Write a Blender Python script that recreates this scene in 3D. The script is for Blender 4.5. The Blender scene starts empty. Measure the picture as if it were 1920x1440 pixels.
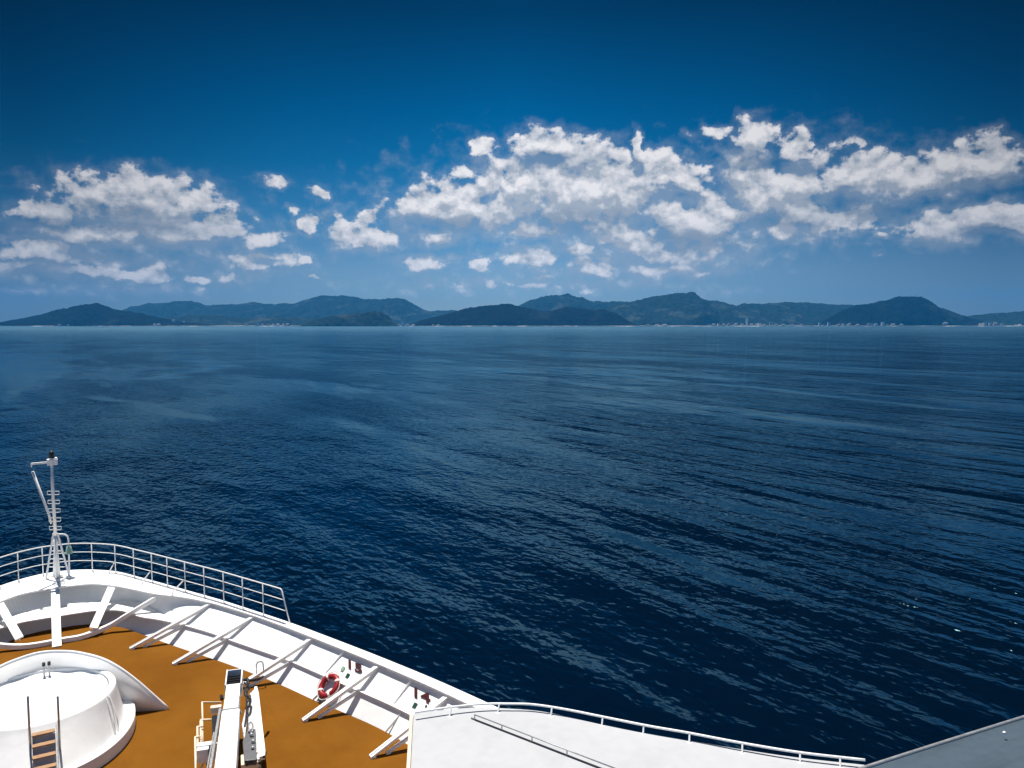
import bpy, bmesh, math, random
import numpy as np
from mathutils import Vector, Matrix
random.seed(7); np.random.seed(7)
C = bpy.context.scene
col = C.collection
R = math.radians
# ------------------------------------------------------------------ camera
# world frame = ship frame: +Y is the ship's heading, +X is starboard, sea level z = 0
CAM_Z = 27.0; F = 1500.0; PIT = math.atan(114 / 1500.0); YAW = R(30.19)
cd = bpy.data.cameras.new('camera'); cam = bpy.data.objects.new('camera', cd); col.objects.link(cam)
cam.location = (0, 0, CAM_Z); cam.rotation_euler = (R(90) - PIT, 0, -YAW)
cd.sensor_width = 36; cd.lens = 36 * F / 1920; cd.clip_start = 0.1; cd.clip_end = 200000
C.camera = cam
_f = Vector((math.sin(YAW) * math.cos(PIT), math.cos(YAW) * math.cos(PIT), -math.sin(PIT)))
_r = Vector((math.cos(YAW), -math.sin(YAW), 0)); _u = _r.cross(_f)
def ray(px, py): return _f + _r * ((px - 960) / F) - _u * ((py - 720) / F)
def at_z(px, py, z):                       # surveyed photo pixel -> point on the level z
    d = ray(px, py); return Vector((0, 0, CAM_Z)) + d * ((z - CAM_Z) / d.z)
def at_y(px, py, y):                       # surveyed photo pixel -> point at distance y ahead
    d = ray(px, py); return Vector((0, 0, CAM_Z)) + d * (y / d.y)
# ------------------------------------------------------------------ light
SUN_AZ, SUN_EL = R(-4), R(73)               # ahead and high
sd = bpy.data.lights.new('sun', 'SUN'); so = bpy.data.objects.new('sun', sd); col.objects.link(so)
sd.energy = 5.0; sd.angle = R(0.5); sd.color = (1.0, 0.955, 0.89)
S = Vector((math.sin(SUN_AZ) * math.cos(SUN_EL), math.cos(SUN_AZ) * math.cos(SUN_EL), math.sin(SUN_EL)))
so.rotation_euler = S.to_track_quat('Z', 'Y').to_euler(); so.location = (-40, 40, 120)
C.view_settings.view_transform = 'Standard'; C.view_settings.look = 'None'
C.view_settings.exposure = 0.5; C.view_settings.gamma = 1.0
C.view_settings.use_curve_mapping = False
C.render.engine = 'CYCLES'
C.cycles.use_denoising = True
try: C.cycles.denoiser = 'OPENIMAGEDENOISE'
except Exception: pass
C.cycles.max_bounces = 8; C.cycles.volume_bounces = 1
C.cycles.caustics_reflective = False; C.cycles.caustics_refractive = False
C.cycles.sample_clamp_indirect = 6; C.cycles.sample_clamp_direct = 1.4

# ------------------------------------------------------------------ node helper
class N:
    def __init__(s, tree): s.t = tree; s.n = tree.nodes; s.l = tree.links
    def new(s, typ, **kw):
        n = s.n.new(typ)
        for k, v in kw.items(): setattr(n, k, v)
        return n
    def put(s, sock, v):
        if v is None: return
        if hasattr(v, 'is_output'): s.l.new(v, sock)
        else: sock.default_value = v
    def m(s, op, a, b=None, c=None, clamp=False):
        n = s.new('ShaderNodeMath', operation=op, use_clamp=clamp)
        s.put(n.inputs[0], a); s.put(n.inputs[1], b); s.put(n.inputs[2], c); return n.outputs[0]
    def v(s, op, a, b=None, c=None):
        n = s.new('ShaderNodeVectorMath', operation=op)
        s.put(n.inputs[0], a); s.put(n.inputs[1], b)
        if c is not None: s.put(n.inputs[2], c)
        return n.outputs['Value'] if op in ('LENGTH', 'DOT_PRODUCT', 'DISTANCE') else n.outputs[0]
    def scale(s, a, k):
        n = s.new('ShaderNodeVectorMath', operation='SCALE'); s.put(n.inputs[0], a); s.put(n.inputs['Scale'], k); return n.outputs[0]
    def noise(s, vec, scale, detail=4, rough=0.5, dist=0.0, color=False, dim='3D'):
        n = s.new('ShaderNodeTexNoise', noise_dimensions=dim)
        s.put(n.inputs['Vector'], vec); s.put(n.inputs['Scale'], scale); n.inputs['Detail'].default_value = detail
        n.inputs['Roughness'].default_value = rough; n.inputs['Distortion'].default_value = dist
        return n.outputs['Color'] if color else n.outputs[0]
    def rng(s, x, a, b, c=0.0, d=1.0, smooth=True):
        n = s.new('ShaderNodeMapRange', interpolation_type='SMOOTHSTEP' if smooth else 'LINEAR')
        for i, q in enumerate((x, a, b, c, d)): s.put(n.inputs[i], q)
        return n.outputs[0]
    def ramp(s, x, stops, interp='LINEAR'):
        n = s.new('ShaderNodeValToRGB'); n.color_ramp.interpolation = interp
        e = n.color_ramp.elements
        e[0].position = stops[0][0]; e[0].color = (*stops[0][1], 1); e[1].position = stops[-1][0]; e[1].color = (*stops[-1][1], 1)
        for p, c in stops[1:-1]: q = e.new(p); q.color = (*c, 1)
        s.put(n.inputs[0], x); return n.outputs[0]
    def mix(s, f, a, b, blend='MIX'):
        n = s.new('ShaderNodeMix', data_type='RGBA', blend_type=blend)
        s.put(n.inputs[0], f)
        for k, q in ((6, a), (7, b)):
            if isinstance(q, tuple): q = (*q[:3], 1)
            s.put(n.inputs[k], q)
        return n.outputs[2]
    def xyz(s, x, y, z):
        n = s.new('ShaderNodeCombineXYZ'); s.put(n.inputs[0], x); s.put(n.inputs[1], y); s.put(n.inputs[2], z); return n.outputs[0]

# ------------------------------------------------------------------ sky with fair-weather cumulus
W = bpy.data.worlds.new('World'); C.world = W; W.use_nodes = True
W.cycles.sampling_method = 'MANUAL'; W.cycles.sample_map_resolution = 512
g = N(W.node_tree); g.n.clear()
SKY_STRENGTH = 0.1
def build_sky():
    out = g.new('ShaderNodeOutputWorld'); bg = g.new('ShaderNodeBackground')
    g.l.new(bg.outputs[0], out.inputs[0]); bg.inputs['Strength'].default_value = SKY_STRENGTH
    sky = g.new('ShaderNodeTexSky', sky_type='NISHITA', sun_disc=False)
    sky.sun_elevation = SUN_EL; sky.sun_rotation = SUN_AZ
    sky.air_density = 1.0; sky.dust_density = 0.3; sky.ozone_density = 3.0; sky.altitude = 0
    d = g.new('ShaderNodeTexCoord').outputs['Generated']
    fx = g.v('DOT_PRODUCT', d, (math.sin(YAW), math.cos(YAW), 0)); fy = g.v('DOT_PRODUCT', d, (math.cos(YAW), -math.sin(YAW), 0))
    sep = g.new('ShaderNodeSeparateXYZ'); g.l.new(d, sep.inputs[0])
    az = g.m('ARCTAN2', fy, fx); el = g.m('ARCSINE', sep.outputs[2])
    # the clear blue, deeper than a plain clear-air sky and deepest either side; unseen sky behind and overhead brightened as fill
    tint = g.ramp(g.m('DIVIDE', el, R(60)), SKY_TINT)
    pol = g.ramp(g.m('DIVIDE', g.m('ADD', az, R(180)), R(360)), [(0.0000, (1,) * 3), (0.1944, (0.882353,) * 3), (0.3056, (0.352941,) * 3), (0.3611, (0.158824,) * 3), (0.4139, (0.211765,) * 3), (0.4567, (0.435294,) * 3), (0.5000, (0.588235,) * 3), (0.5433, (0.458824,) * 3), (0.5861, (0.235294,) * 3), (0.6389, (0.164706,) * 3), (0.6944, (0.352941,) * 3), (0.8056, (0.882353,) * 3), (1.0000, (1,) * 3)], 'LINEAR')
    pol = g.m('MULTIPLY', pol, 1.7)
    az_gain_el = g.m('ADD', g.m('MULTIPLY', g.m('SUBTRACT', pol, 1.0), g.rng(el, R(-2), R(20), 0.84, 1.2)), 1.0)
    base = g.mix(1.0, sky.outputs[0], tint, 'MULTIPLY')
    pc = g.xyz(az_gain_el, az_gain_el, g.m('POWER', az_gain_el, 0.92))
    base = g.mix(1.0, base, pc, 'MULTIPLY')
    # cumulus, placed by bearing and elevation (radians)
    q = g.xyz(az, el, 0.0)
    wob = g.noise(q, 26.0, 4, 0.62, color=True); wob = g.v('SUBTRACT', wob, (0.5, 0.5, 0.5))
    wob2 = g.noise(q, 9.0, 2, 0.5, color=True); wob2 = g.v('SUBTRACT', wob2, (0.5, 0.5, 0.5))
    qw = g.v('ADD', q, g.v('ADD', g.v('MULTIPLY', wob, (0.05, 0.024, 0.0)), g.v('MULTIPLY', wob2, (0.03, 0.008, 0.0))))
    grp = bpy.data.node_groups.new('cumulus field', 'ShaderNodeTree')
    grp.interface.new_socket('P', in_out='INPUT', socket_type='NodeSocketVector')
    grp.interface.new_socket('F', in_out='OUTPUT', socket_type='NodeSocketFloat')
    h = N(grp); gi = h.new('NodeGroupInput'); go = h.new('NodeGroupOutput'); acc = None
    for (px, py, rx, ry, w) in CLOUDS:
        a = ray(px, py); a.normalize()
        ca = math.atan2(a.dot(_r), math.sqrt(a.x ** 2 + a.y ** 2 - a.dot(_r) ** 2)); ce = math.asin(a.z)
        k = 1500 * (1 + math.tan(ca) ** 2)
        sx, sy = k / rx, 1500 * math.sqrt(1 + math.tan(ca) ** 2) / ry
        sx /= 1.36; sy /= 1.38
        p = h.v('MULTIPLY_ADD', gi.outputs[0], (sx, sy, 0.0), (-ca * sx, -ce * sy, 0.0))
        t = h.m('MULTIPLY_ADD', h.v('LENGTH', p), -0.75, 0.75 + (w - 1) * 0.55)
        acc = t if acc is None else h.m('SMOOTH_MAX', acc, t, 0.12)
    h.l.new(acc, go.inputs[0])
    def field(p):
        n = g.new('ShaderNodeGroup'); n.node_tree = grp; g.l.new(p, n.inputs[0]); return n.outputs[0]
    def puff(p):
        big = g.noise(g.v('MULTIPLY', p, (1.0, 1.2, 1.0)), 40.0, 8, 0.56)
        return g.m('MULTIPLY', g.m('SUBTRACT', big, 0.5), 1.6)
    f0 = field(qw); n0 = puff(q); f1 = field(g.v('ADD', qw, (0.004, 0.022, 0.0))); n1 = puff(g.v('ADD', q, (0.002, 0.010, 0.0)))
    d0 = g.m('ADD', f0, n0)
    df = g.m('MINIMUM', g.m('MAXIMUM', g.m('SUBTRACT', f0, f1), -0.16), 0.34)     # + on the sunny tops, - on the bases
    top = g.rng(df, -0.15, 0.2)
    alpha = g.m('DIVIDE', g.m('ADD', d0, 0.06), g.m('MULTIPLY_ADD', top, -0.26, 0.52), clamp=True)
    alpha = g.m('MULTIPLY', g.rng(alpha, 0.0, 1.0), 0.97)
    veil = g.m('MULTIPLY', g.rng(g.m('ADD', f0, g.m('MULTIPLY', n0, 0.8)), -0.42, 0.16), g.m('MULTIPLY_ADD', top, -0.36, 0.52))
    alpha = g.m('MAXIMUM', alpha, veil)
    lum = g.m('ADD', g.m('MULTIPLY_ADD', df, 1.15, 0.40), g.m('MULTIPLY', g.m('SUBTRACT', n0, n1), 1.5))
    sh = None
    for (px, py, rx, ry) in BASE_SHADE:                                              # grey shade painted into the cloud undersides
        a = ray(px, py); a.normalize(); ca = math.atan2(a.dot(_r), math.sqrt(a.x ** 2 + a.y ** 2 - a.dot(_r) ** 2)); ce = math.asin(a.z)
        sx, sy = 1500 * (1 + math.tan(ca) ** 2) / rx, 1500 * math.sqrt(1 + math.tan(ca) ** 2) / ry
        t = g.rng(g.v('LENGTH', g.v('MULTIPLY_ADD', qw, (sx, sy, 0.0), (-ca * sx, -ce * sy, 0.0))), 1.3, 0.3)
        sh = t if sh is None else g.m('MAXIMUM', sh, t)
    lum = g.m('MULTIPLY', g.m('MAXIMUM', lum, 0.34), g.rng(d0, -0.1, 0.42, 0.9, 1.0), clamp=True)
    lum = g.m('MULTIPLY', lum, g.m('MULTIPLY_ADD', sh, -0.45, 1.0))
    cc = g.ramp(lum, [(0.0, (0.14, 0.19, 0.255)), (0.2, (0.215, 0.26, 0.32)), (0.36, (0.30, 0.335, 0.385)), (0.55, (0.42, 0.44, 0.475)), (0.78, (0.53, 0.53, 0.555)), (1.0, (0.66, 0.645, 0.65))])
    cc = g.mix(1.0, cc, g.xyz(g.m('POWER', az_gain_el, .5), g.m('POWER', az_gain_el, .5), g.m('POWER', az_gain_el, .5)), 'MULTIPLY')
    # distance fade of the low, far clouds into the horizon air
    fade = g.rng(el, R(1.0), R(8.0), 0.78, 1.0); alpha = g.m('MULTIPLY', alpha, fade)
    cc = g.v('SCALE', cc) if False else g.scale(cc, 1.0 / SKY_STRENGTH)
    full = g.mix(alpha, base, cc)
    g.l.new(full, bg.inputs['Color'])
BASE_SHADE = [(1075, 415, 120, 26), (1290, 450, 120, 26), (300, 428, 150, 16), (230, 395, 130, 14), (1600, 395, 110, 20), (1480, 412, 110, 14), (1830, 436, 90, 12), (850, 420, 90, 16), (1060, 300, 110, 14), (1420, 300, 60, 18), (110, 420, 60, 16)]
SKY_TINT = [(0, (.334, .442, .607)), (.06, (.294, .424, .59)), (.12, (.105, .344, .52)), (.18, (.016, .266, .428)), (.24, (.0, .203, .348)), (.345, (.0, .085, .153)), (.55, (.004, .08, .15)), (1, (.25, .27, .30))]
CLOUDS = [
 (1050,375,330,95,.26),(1480,345,200,100,.22),(1270,455,240,55,.26),(260,405,225,68,.2),(160,490,220,40,.12),(690,425,110,45,.1),(1760,330,190,60,.12),(1130,490,300,36,.16),(480,490,150,38,.10),(1000,535,420,22,.03),(250,540,260,20,.03),
 (265,375,120,38,1),(300,425,150,32,.9),(100,400,90,30,.6),(390,425,70,25,.8),(180,440,110,22,.7),(490,448,50,15,.6),
 (90,468,70,22,.8),(160,510,200,14,.6),(290,512,45,14,.9),(40,498,50,12,.6),(578,422,24,16,.8),(545,395,18,12,.5),
 (605,365,18,12,.5),(525,342,40,12,.4),(490,480,60,12,.5),(450,485,30,10,.6),(430,520,25,12,.6),(365,525,28,9,.6),
 (570,492,20,9,.5),(590,522,15,5,.4),(690,442,62,20,.9),(650,425,25,15,.7),(700,405,40,18,.5),
 (790,385,45,28,1),(860,385,60,40,1),(930,400,70,35,.8),(1010,350,110,45,1),(1110,365,115,55,1.1),(1050,395,160,28,.8),
 (1020,275,70,28,.7),(1090,285,70,30,.6),(1150,290,40,22,.45),(905,273,25,15,.7),(860,322,25,18,.5),
 (1198,280,10,26,.9),(1240,320,50,35,.8),(1290,335,45,30,.7),(1160,445,60,28,.8),(1190,460,45,22,.9),(990,432,70,14,.8),
 (1310,420,95,45,.9),(1260,410,50,40,.6),(1330,460,80,22,.7),(1250,480,120,25,.6),(1000,480,60,18,.8),(800,492,48,14,.8),
 (895,495,18,12,.8),(825,445,40,18,.6),(1125,505,32,12,.9),(1090,468,40,12,.6),(1230,505,110,20,.6),(1310,512,35,10,.6),
 (1410,262,35,28,.8),(1340,250,50,14,.4),(1400,300,45,35,.5),(1500,280,38,26,.7),(1610,270,20,18,.35),(1450,360,80,40,1),
 (1400,335,40,40,.7),(1500,395,70,25,.8),(1470,430,60,20,.8),(1600,412,55,20,.85),(1550,420,80,20,.6),(1620,330,70,32,1),
 (1700,335,80,30,1),(1790,310,60,38,.9),(1860,300,55,35,.95),(1770,425,70,25,1),(1860,412,70,25,1),(1930,415,50,22,1),
 (1650,473,15,6,.5),(1645,438,20,8,.4),(1095,547,18,9,.5),(1010,520,20,5,.5),(40,545,40,8,.35)]
build_sky()

# ------------------------------------------------------------------ materials
def mat(name):
    m = bpy.data.materials.new(name); m.use_nodes = True
    k = N(m.node_tree); return m, k, m.node_tree.nodes['Principled BSDF']
def paint(name, c, rough=0.4, dirt=0.12, scale=1.6, spec=0.4, metal=0.0, streak=False, dirtc=None, stretch=None):
    m, k, b = mat(name); tc = k.new('ShaderNodeTexCoord').outputs['Object']
    v = k.v('MULTIPLY', tc, stretch or (1, 1, 0.35)) if streak or stretch else tc
    n = k.noise(v, scale, 7, 0.65); f = k.rng(n, 0.42, 0.72, 0.0, dirt)
    dc = dirtc or tuple(x * 0.45 for x in c)
    k.l.new(k.mix(f, c, dc), b.inputs['Base Color'])
    r = k.rng(k.noise(tc, scale * 5, 4), 0.3, 0.7, rough - 0.08, rough + 0.12); k.l.new(r, b.inputs['Roughness'])
    b.inputs['Specular IOR Level'].default_value = spec; b.inputs['Metallic'].default_value = metal
    return m
RUSTY = paint('white_paint_with_rust_runs', (0.84, 0.84, 0.83), 0.45, 0.0, 2.6, 0.35)
def add_rust(m):
    k = N(m.node_tree); b = m.node_tree.nodes['Principled BSDF']; tc = k.new('ShaderNodeTexCoord').outputs['Object']
    n = k.m('MULTIPLY', k.rng(k.noise(tc, 5, 6, .7), .58, .70), k.rng(k.noise(tc, .7, 3, .5), .46, .60))
    old = b.inputs['Base Color'].links[0].from_socket; k.l.new(k.mix(k.m('MULTIPLY', n, .6), old, (.30, .17, .09)), b.inputs['Base Color'])
add_rust(RUSTY)
WHITE = paint('white_marine_paint', (0.86, 0.86, 0.85), 0.42, 0.10, 1.3, 0.35, streak=True)
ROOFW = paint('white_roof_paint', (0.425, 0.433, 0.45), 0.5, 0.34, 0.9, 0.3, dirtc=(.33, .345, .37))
CREAM = paint('cream_paint_and_bounce', (0.74, 0.62, 0.46), 0.5, 0.15, 4)
WING_SHADE = paint('wing_roof_shade_grey', (0.05, 0.074, 0.10), 0.6, 0.5, 2.4, 0.3, stretch=(.25, 2.2, 1))  # dark base colour carries the shade on the bridge-wing roof
STEEL = paint('galvanised_steel', (0.42, 0.43, 0.44), 0.38, 0.3, 6, metal=0.6)
DARKG = paint('dark_grey_steel', (0.11, 0.11, 0.12), 0.5, 0.3, 5)
BLACK = paint('black_rubber', (0.012, 0.012, 0.014), 0.45, 0.3, 9)
RED = paint('red_buoy_paint', (0.27, 0.008, 0.012), 0.45, 0.2, 6)
DRED = paint('dark_red_lettering', (0.055, 0.003, 0.007), 0.6, 0.3, 14)
DGRN = paint('dark_green_marking', (0.006, 0.05, 0.03), 0.6, 0.3, 14)
LGRN = paint('faded_green_marking', (0.22, 0.36, 0.25), 0.6, 0.3, 14)
BRONZE = paint('verdigris_bronze', (0.28, 0.42, 0.36), 0.5, 0.4, 9)
WOOD = paint('worn_wood_tread', (0.36, 0.21, 0.11), 0.6, 0.6, 9)
COVER = paint('pool_cover_fabric', (0.74, 0.755, 0.77), 0.75, 0.1, 1.0, 0.2)
PALE = paint('rope', (0.62, 0.6, 0.55), 0.8, 0.2, 20)
def deck_mat():
    m, k, b = mat('ochre_deck_paint'); tc = k.new('ShaderNodeTexCoord').outputs['Object']
    n1 = k.noise(tc, 0.35, 5, 0.6); n2 = k.noise(k.v('MULTIPLY', tc, (1, .4, 1)), 2.2, 6, 0.7); n3 = k.noise(tc, 90, 2)
    c = k.mix(k.rng(n1, .3, .7), (0.134, 0.049, 0.0029), (0.186, 0.073, 0.0065))
    c = k.mix(k.rng(n2, .5, .8, 0, .45), c, (0.105, 0.040, 0.004))
    c = k.mix(k.rng(n3, .4, .8, 0, .2), c, (0.215, 0.085, 0.010))
    k.l.new(c, b.inputs['Base Color']); b.inputs['Roughness'].default_value = 0.8; b.inputs['Specular IOR Level'].default_value = 0.05
    return m
def ripple(m):                                 # hungry-horse plating between the frames
    k = N(m.node_tree); b = m.node_tree.nodes['Principled BSDF']; tc = k.new('ShaderNodeTexCoord').outputs['Object']
    bp = k.new('ShaderNodeBump'); bp.inputs['Strength'].default_value = .5; bp.inputs['Distance'].default_value = .05
    k.l.new(k.noise(tc, 1.3, 3, .5), bp.inputs['Height']); k.l.new(bp.outputs[0], b.inputs['Normal'])
for q in (WHITE, RUSTY, ROOFW): ripple(q)
DECK = deck_mat()
def hill_mat(name, c1, c2, bare):
    m, k, b = mat(name); tc = k.new('ShaderNodeTexCoord').outputs['Object']
    n = k.noise(tc, 0.0035, 8, 0.68); n2 = k.noise(tc, 0.022, 5, 0.8)
    c = k.mix(k.rng(n2, .3, .7), c1, c2)
    c = k.mix(k.rng(n, .53, .66, 0, .75), c, bare)
    k.l.new(c, b.inputs['Base Color']); b.inputs['Roughness'].default_value = 0.9; b.inputs['Specular IOR Level'].default_value = 0.05
    bp = k.new('ShaderNodeBump'); bp.inputs['Strength'].default_value = 1.0; bp.inputs['Distance'].default_value = 30
    k.l.new(n2, bp.inputs['Height']); k.l.new(bp.outputs[0], b.inputs['Normal'])
    return m
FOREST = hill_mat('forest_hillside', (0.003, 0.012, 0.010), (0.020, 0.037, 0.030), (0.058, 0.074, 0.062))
FOREST_SHADE = hill_mat('cloud_shaded_forest_hillside', (0.0008, 0.003, 0.003), (0.005, 0.011, 0.008), (0.02, 0.027, 0.022))  # forest colour darkened to carry cloud shadow on the near hills
def shore_mat():
    m, k, b = mat('shore_of_sand_scrub_and_sea_walls'); tc = k.new('ShaderNodeTexCoord').outputs['Object']
    n = k.noise(tc, 0.006, 6, .7); k.l.new(k.mix(k.rng(n, .50, .62), (.012, .022, .02), (.40, .38, .34)), b.inputs['Base Color']); b.inputs['Roughness'].default_value = .9
    return m
SHORE = shore_mat()
HOUSE = paint('white_render', (0.90, 0.90, 0.88), 0.8, 0.1, 0.1)
HOUSE2 = paint('beige_render', (0.66, 0.62, 0.57), 0.8, 0.2, 0.1)
ROOFT = paint('grey_roof_tiles', (0.16, 0.15, 0.16), 0.8, 0.3, 0.2)

# ------------------------------------------------------------------ mesh helpers
def bm_obj(name, bm, m, parent=None, smooth=False, bev=0.0):
    bmesh.ops.recalc_face_normals(bm, faces=bm.faces)
    me = bpy.data.meshes.new(name); bm.to_mesh(me); bm.free()
    o = bpy.data.objects.new(name, me); col.objects.link(o)
    if m: me.materials.append(m)
    if smooth:
        for p in me.polygons: p.use_smooth = True
    if bev:
        b = o.modifiers.new('bevel', 'BEVEL'); b.width = bev; b.segments = 2; b.limit_method = 'ANGLE'
    if parent: o.parent = parent; o.matrix_parent_inverse = Matrix.Translation(-parent.location) if parent.type == 'EMPTY' else Matrix()
    return o
def tag(o, label=None, cat=None, group=None, kind=None):
    for k, v in (('label', label), ('category', cat), ('group', group), ('kind', kind)):
        if v: o[k] = v
    return o
def thing(name, label, cat, loc, group=None):
    o = bpy.data.objects.new(name, None); col.objects.link(o); o.location = loc; o.empty_display_size = .3
    return tag(o, label, cat, group)
def V(*a): return Vector(a)
def box(bm, c, sx, sy, sz, ax=None, ay=None, az=None):
    ax = (ax or V(1, 0, 0)).normalized(); ay = (ay or V(0, 1, 0)).normalized(); az = (az or V(0, 0, 1)).normalized(); c = Vector(c)
    vs = [bm.verts.new(c + ax * (i * sx / 2) + ay * (j * sy / 2) + az * (k * sz / 2)) for k in (-1, 1) for j in (-1, 1) for i in (-1, 1)]
    for f in ((0, 2, 3, 1), (4, 5, 7, 6), (0, 1, 5, 4), (2, 6, 7, 3), (0, 4, 6, 2), (1, 3, 7, 5)): bm.faces.new([vs[i] for i in f])
def bar(bm, p, q, w, t, up=V(0, 0, 1)):      # rectangular bar from p to q, w wide across, t deep along up
    p = Vector(p); q = Vector(q); d = (q - p); L = d.length; d.normalize()
    s = d.cross(up); s = s.normalized() if s.length > 1e-4 else V(1, 0, 0); n = s.cross(d)
    box(bm, (p + q) / 2, L, w, t, d, s, n)
def frames(pts, closed=False):
    out = []; n = len(pts); ref = V(0, 0, 1); last = None
    for i in range(n):
        a = pts[(i - 1) % n] if (closed or i) else pts[0]; b = pts[(i + 1) % n] if (closed or i < n - 1) else pts[-1]
        d = (b - a).normalized()
        s = d.cross(ref) if last is None or d.cross(ref).length > .05 else last
        if s.length < .05: s = d.cross(V(1, 0, 0))
        s.normalize(); last = s; out.append((s, s.cross(d).normalized()))
    return out
def tube(bm, pts, r, seg=8, closed=False):
    pts = [Vector(p) for p in pts]; fr = frames(pts, closed); rings = []
    for i, (p, (s, n)) in enumerate(zip(pts, fr)):
        rr = r[i] if isinstance(r, (list, tuple)) else r
        rings.append([bm.verts.new(p + (s * math.cos(a) + n * math.sin(a)) * rr) for a in [2 * math.pi * k / seg for k in range(seg)]])
    m = len(rings)
    for i in range(m if closed else m - 1):
        A, B = rings[i], rings[(i + 1) % m]
        for k in range(seg): bm.faces.new((A[k], A[(k + 1) % seg], B[(k + 1) % seg], B[k]))
    if not closed: bm.faces.new(rings[0][::-1]); bm.faces.new(rings[-1])
def loft(bm, rows, closed=False, cap=False):  # rows of equal length point lists
    vs = [[bm.verts.new(p) for p in r] for r in rows]
    for a, b in zip(vs, vs[1:]):
        n = len(a)
        for k in range(n if closed else n - 1): bm.faces.new((a[k], a[(k + 1) % n], b[(k + 1) % n], b[k]))
    if cap: bm.faces.new(vs[0][::-1]); bm.faces.new(vs[-1])
def lathe_sec(bm, c, prof, n=72, closed=True):  # prof: (rx, ry_fwd, ry_aft, z); stacked ovals
    rows = []
    for rx, rf, ra, z in prof:
        row = []
        for i in range(n):
            a = 2 * math.pi * i / n; s = math.sin(a)
            row.append(V(c[0] + rx * math.cos(a), c[1] + (rf if s > 0 else ra) * s, z))
        rows.append(row)
    loft(bm, rows, closed=True)
def catmull(pts, n):
    pts = [Vector(p) for p in pts]; P = [pts[0] * 2 - pts[1]] + pts + [pts[-1] * 2 - pts[-2]]; out = []
    m = len(pts) - 1
    for i in range(n + 1):
        t = i / n * m; k = min(int(t), m - 1); u = t - k; a, b, c, d = P[k:k + 4]
        out.append(0.5 * ((2 * b) + (c - a) * u + (2 * a - 5 * b + 4 * c - d) * u * u + (3 * b - a - 3 * c + d) * u ** 3))
    return out
def mirror(ps): return [V(-p.x, p.y, p.z) for p in reversed(ps[1:])] + list(ps)

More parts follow.
